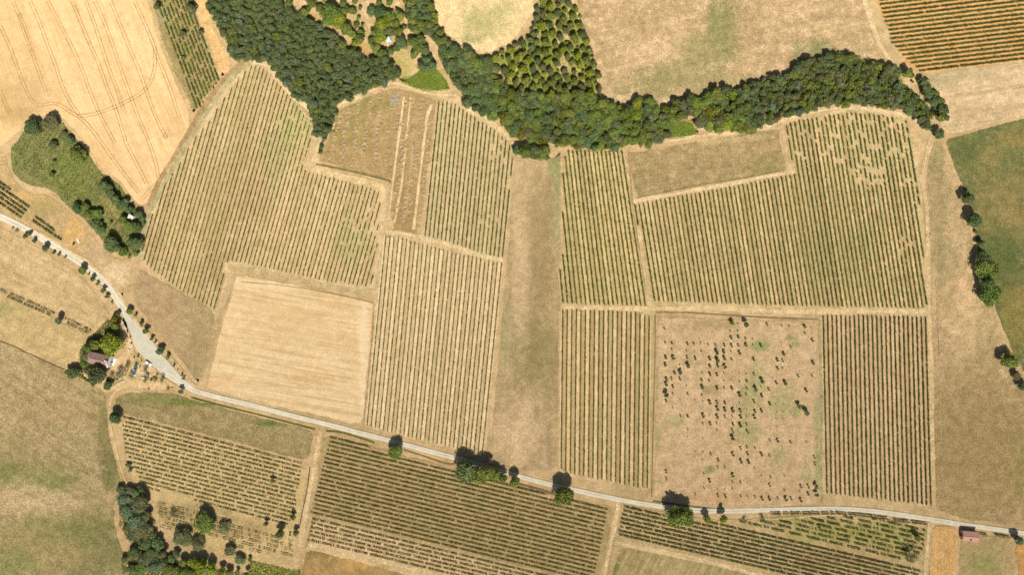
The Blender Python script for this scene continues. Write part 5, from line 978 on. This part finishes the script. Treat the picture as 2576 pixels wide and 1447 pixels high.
# cars
def car(x, y, rz, paint, label):
    o = thing('car', x, y, .8, rz, label, 'car')
    prof = [(-2.1,.35),(-2.12,.75),(-1.9,.95),(-1.55,1.38),(.35,1.42),(1.05,.98),(1.95,.84),(2.12,.62),(2.1,.35)]
    V = []; F = []
    hw = [.82,.84,.84,.66,.66,.80,.80,.80,.80]
    for s in (-1, 1):
        for (px, pz), w in zip(prof, hw): V.append((px, s*w, pz))
    k = len(prof); F.append(tuple(range(k))); F.append(tuple(range(k, 2*k))[::-1])
    for i in range(k): j = (i+1) % k; F.append((i, k+i, k+j, j))
    m = MB(); m.v = V; m.f = F; body = add('body', m.mesh('body', paint), o)
    gl = plain('car_glass', (.02,.025,.03), rough=.1, spec=.6)
    m = MB(); m.poly([(.42,-.6,1.412),(1.0,-.74,1.035),(1.0,.74,1.035),(.42,.6,1.412)]); m.v = [(a+.02, b, c+.02) for a, b, c in m.v]; add('windscreen', m.mesh('windscreen', gl), o)
    m = MB(); m.poly([(-1.58,.6,1.36),(-1.86,.76,1.0),(-1.86,-.76,1.0),(-1.58,-.6,1.36)]); m.v = [(a-.02, b, c+.02) for a, b, c in m.v]; add('rear_window', m.mesh('rear_window', gl), o)
    for s in (-1, 1):
        m = MB(); q = [(-1.4,s*.70,1.32),(.3,s*.70,1.34),(.85,s*.83,1.0),(-1.7,s*.86,.98)]; m.poly(q if s < 0 else q[::-1]); add('side_window', m.mesh('side_window', gl), o)
        m = MB(); m.box(2.06, 2.14, s*.62-.14, s*.62+.14, .58, .72); add('headlight', m.mesh('headlight', whitem), o)
        m = MB(); m.box(.75, .9, s*.84-.02 if s > 0 else -.98, .98 if s > 0 else -.82, .95, 1.08); add('mirror', m.mesh('mirror', paint), o)
        for wx_ in (-1.3, 1.35):
            m = MB(); m.cyl(wx_, .32, s*.62, s*.84, .32, n=16, ax='y'); w_ = add('wheel', m.mesh('wheel', iron), o)
            m = MB(); m.cyl(wx_, .32, s*.84 if s > 0 else -.86, .86 if s > 0 else -.84, .18, n=12, ax='y'); add('rim', m.mesh('rim', stonem), w_)
    return o
x, y = z(0,2,1490,765); car(x, y, math.radians(-35), plain('white_paint', (.80,.80,.80), c2=(.76,.76,.76), rough=.3, spec=.5), 'white car parked at the edge of the gravel car park')
x, y = z(0,2,1358,828); car(x, y, math.radians(70), plain('blue_paint', (.12,.18,.30), c2=(.10,.15,.26), rough=.3, spec=.5), 'dark blue car half hidden under the airy picnic yard trees')
x, y = z(0,2,1085,955); car(x, y, math.radians(80), plain('grey_paint', (.10,.11,.14), c2=(.08,.09,.12), rough=.3, spec=.5), 'dark grey car parked south of the chapel under a tree')
# benches and kerb stones
def bench(px, py, rz, label):
    o = thing('bench', px, py, .4, rz, label, 'bench', 'white stone benches of the picnic yard')
    m = MB(); m.box(-1.1, 1.1, -.33, .33, .34, .5); add('seat', m.mesh('seat', whitem, .02), o)
    for s in (-1, 1):
        m = MB(); m.box(s*.7-.14, s*.7+.14, -.22, .22, -.1, .338); add('leg', m.mesh('leg', stonem), o)
BL = ['northernmost white stone bench, west of the white car', 'white stone bench beside the dark blue car on its south side', 'southernmost white stone bench in the picnic yard', 'easternmost white stone bench under the bare tree', 'small central white stone bench south-east of the blue car']
for (px, py, a), lb in zip([(1397,790,-20),(1355,883,-20),(1437,913,-20),(1512,880,75),(1437,858,20)], BL):
    x, y = z(0,2,px,py); bench(x, y, math.radians(a), lb)
WS = [(1237,350),(1268,410),(1297,470),(1315,533),(1310,600),(1298,632)]
BS = [(1220,318),(1250,376),(1283,437),(1311,497),(1320,562),(1302,622),(1424,738),(1352,703)]
for i, (px, py) in enumerate(WS):
    m = MB(); m.box(-.28, .28, -.85, .85, -.2, .45); x, y = z(0,2,px,py); wx, wy = W(x, y)
    tag(add('stone_block', m.mesh('stone_block', whitem, .05), loc=(wx, wy, .12), rz=math.radians([28,28,24,10,-14,-20][i])), '%s white stone block from the north along the car park edge' % ordw(i+1), 'stone block', 'white blocks along the car park edge')
for i, (px, py) in enumerate(BS):
    x, y = z(0,2,px,py); o = thing('planter', x, y, .4, 0, ('%s dark round planter from the north along the car park edge' % ordw(i+1)) if i < 6 else ['dark round planter standing alone west of the white car', 'dark round planter beside the little yard tree'][i-6], 'planter', 'dark planters along the car park edge' if i < 6 else None)
    m = MB(); m.cyl(0, 0, -.1, .5, .28, .38, 14); add('pot', m.mesh('pot', iron), o)
    V, F, lv = crown_np(60+i, .42, .65, 4, 60, .16); add('plant', mesh_np('plant', V, F, [LM['dark']], {'leafv': lv}), o)
# hedge and low wall south of the chapel
hp = Z(0,2,(800,890),(860,925),(930,965)); V0 = []; 
r = dict(segs=list(zip(hp[:-1], hp[1:])), dens=3.2, width=1.1, gap=0, hgt=1.3, gaps=(), clump=0)
V, F, LV, mi = row_geo(r, rr); k = mi == 0
tag(add('hedge', mesh_np('hedge', V, F[k], [LM['bright']], {'leafv': LV})), 'clipped bright green hedge behind the chapel clump', 'hedge')
cl = Z(0,2,(1130,1000),(1180,965),(1250,935)); m = MB()
w = [W(*p) for p in smooth_poly(cl, 2, False)]
for a, b in zip(w[:-1], w[1:]):
    dx, dy = b[0]-a[0], b[1]-a[1]; l = math.hypot(dx, dy); nx, ny = -dy/l*.15, dx/l*.15; k0 = len(m.v)
    m.v += [(a[0]-nx,a[1]-ny,.1),(b[0]-nx,b[1]-ny,.1),(b[0]+nx,b[1]+ny,.1),(a[0]+nx,a[1]+ny,.1),(a[0]-nx,a[1]-ny,.8),(b[0]-nx,b[1]-ny,.8),(b[0]+nx,b[1]+ny,.8),(a[0]+nx,a[1]+ny,.8)]
    m.f += [tuple(k0+i for i in q) for q in ((4,5,6,7),(0,1,5,4),(2,3,7,6))]
tag(add('low_wall', m.mesh('low_wall', stonem)), 'low curved stone wall south of the chapel above the dirt lane', 'wall')
for i, (px, py) in enumerate([(1150,935),(1165,920),(1150,950),(1140,965),(1135,940),(1175,935),(1148,905),(1520,935),(1582,880),(1560,905),(1575,868),(1540,905),(1495,1025),(1405,800)]):
    x, y = z(0,2,px,py); tree(x, y, 2.2 if i != 7 else 3.2, 'mid', 'tiny', '%s little round shrub from the west in the chapel garden' % ordw(i+1) if False else ['small round shrub planted in the garden bed south of the chapel', 'small round shrub near the airy trees of the picnic yard'][i > 6], 'shrub', 'garden bed shrubs' if i <= 6 else 'picnic yard shrubs', name='shrub')
# hedge pieces by the barn and roadside weeds
for i, (p, q) in enumerate([((2080,1025),(2190,1045)), ((2255,1040),(2420,1070))]):
    r = dict(segs=[(z(3,3,*p), z(3,3,*q))], dens=2.4, width=1.0, gap=.1, hgt=1.0, gaps=(), clump=0)
    V, F, LV, mi = row_geo(r, rr); k = mi == 0
    tag(add('hedge', mesh_np('hedge', V, F[k], [LM['mid']], {'leafv': LV})), ['short green hedge right beside the small barn', 'longer green hedge between the barn and the grey roadside tree'][i], 'hedge', 'roadside hedges')
for i, (px, py) in enumerate([(2240,180),(2200,190),(2200,170),(640,-0)][:0]): pass

# ---------------------------------------------------------------- light and camera
el, az = math.radians(50), math.radians(9)
d = Vector((math.cos(el)*math.sin(az), -math.cos(el)*math.cos(az), math.sin(el)))
L = bpy.data.lights.new('sun', 'SUN'); L.energy = 5.0; L.angle = math.radians(.53); L.color = (1, .965, .91)
lo = bpy.data.objects.new('sun', L); col.objects.link(lo); lo.rotation_euler = d.to_track_quat('Z', 'Y').to_euler(); lo.location = (0, 0, 300)
wd = bpy.data.worlds.new('World'); scene.world = wd; wd.use_nodes = True
nt = wd.node_tree; bg = nt.nodes['Background']; sky = nt.nodes.new('ShaderNodeTexSky'); sky.sky_type = 'NISHITA'; sky.sun_disc = False
sky.sun_elevation = el; sky.sun_rotation = math.radians(171); sky.dust_density = 2.0
nt.links.new(sky.outputs[0], bg.inputs[0]); bg.inputs[1].default_value = .06
cam = bpy.data.cameras.new('camera'); co = bpy.data.objects.new('camera', cam); col.objects.link(co)
co.location = (0, 0, CAMH); cam.sensor_width = 36; cam.lens = 18/(1288*S/CAMH); cam.clip_start = 1; cam.clip_end = 12000
scene.camera = co
scene.cycles.transparent_max_bounces = 48
scene.view_settings.view_transform = 'Standard'; scene.view_settings.look = 'None'; scene.view_settings.exposure = .13; scene.view_settings.gamma = 1
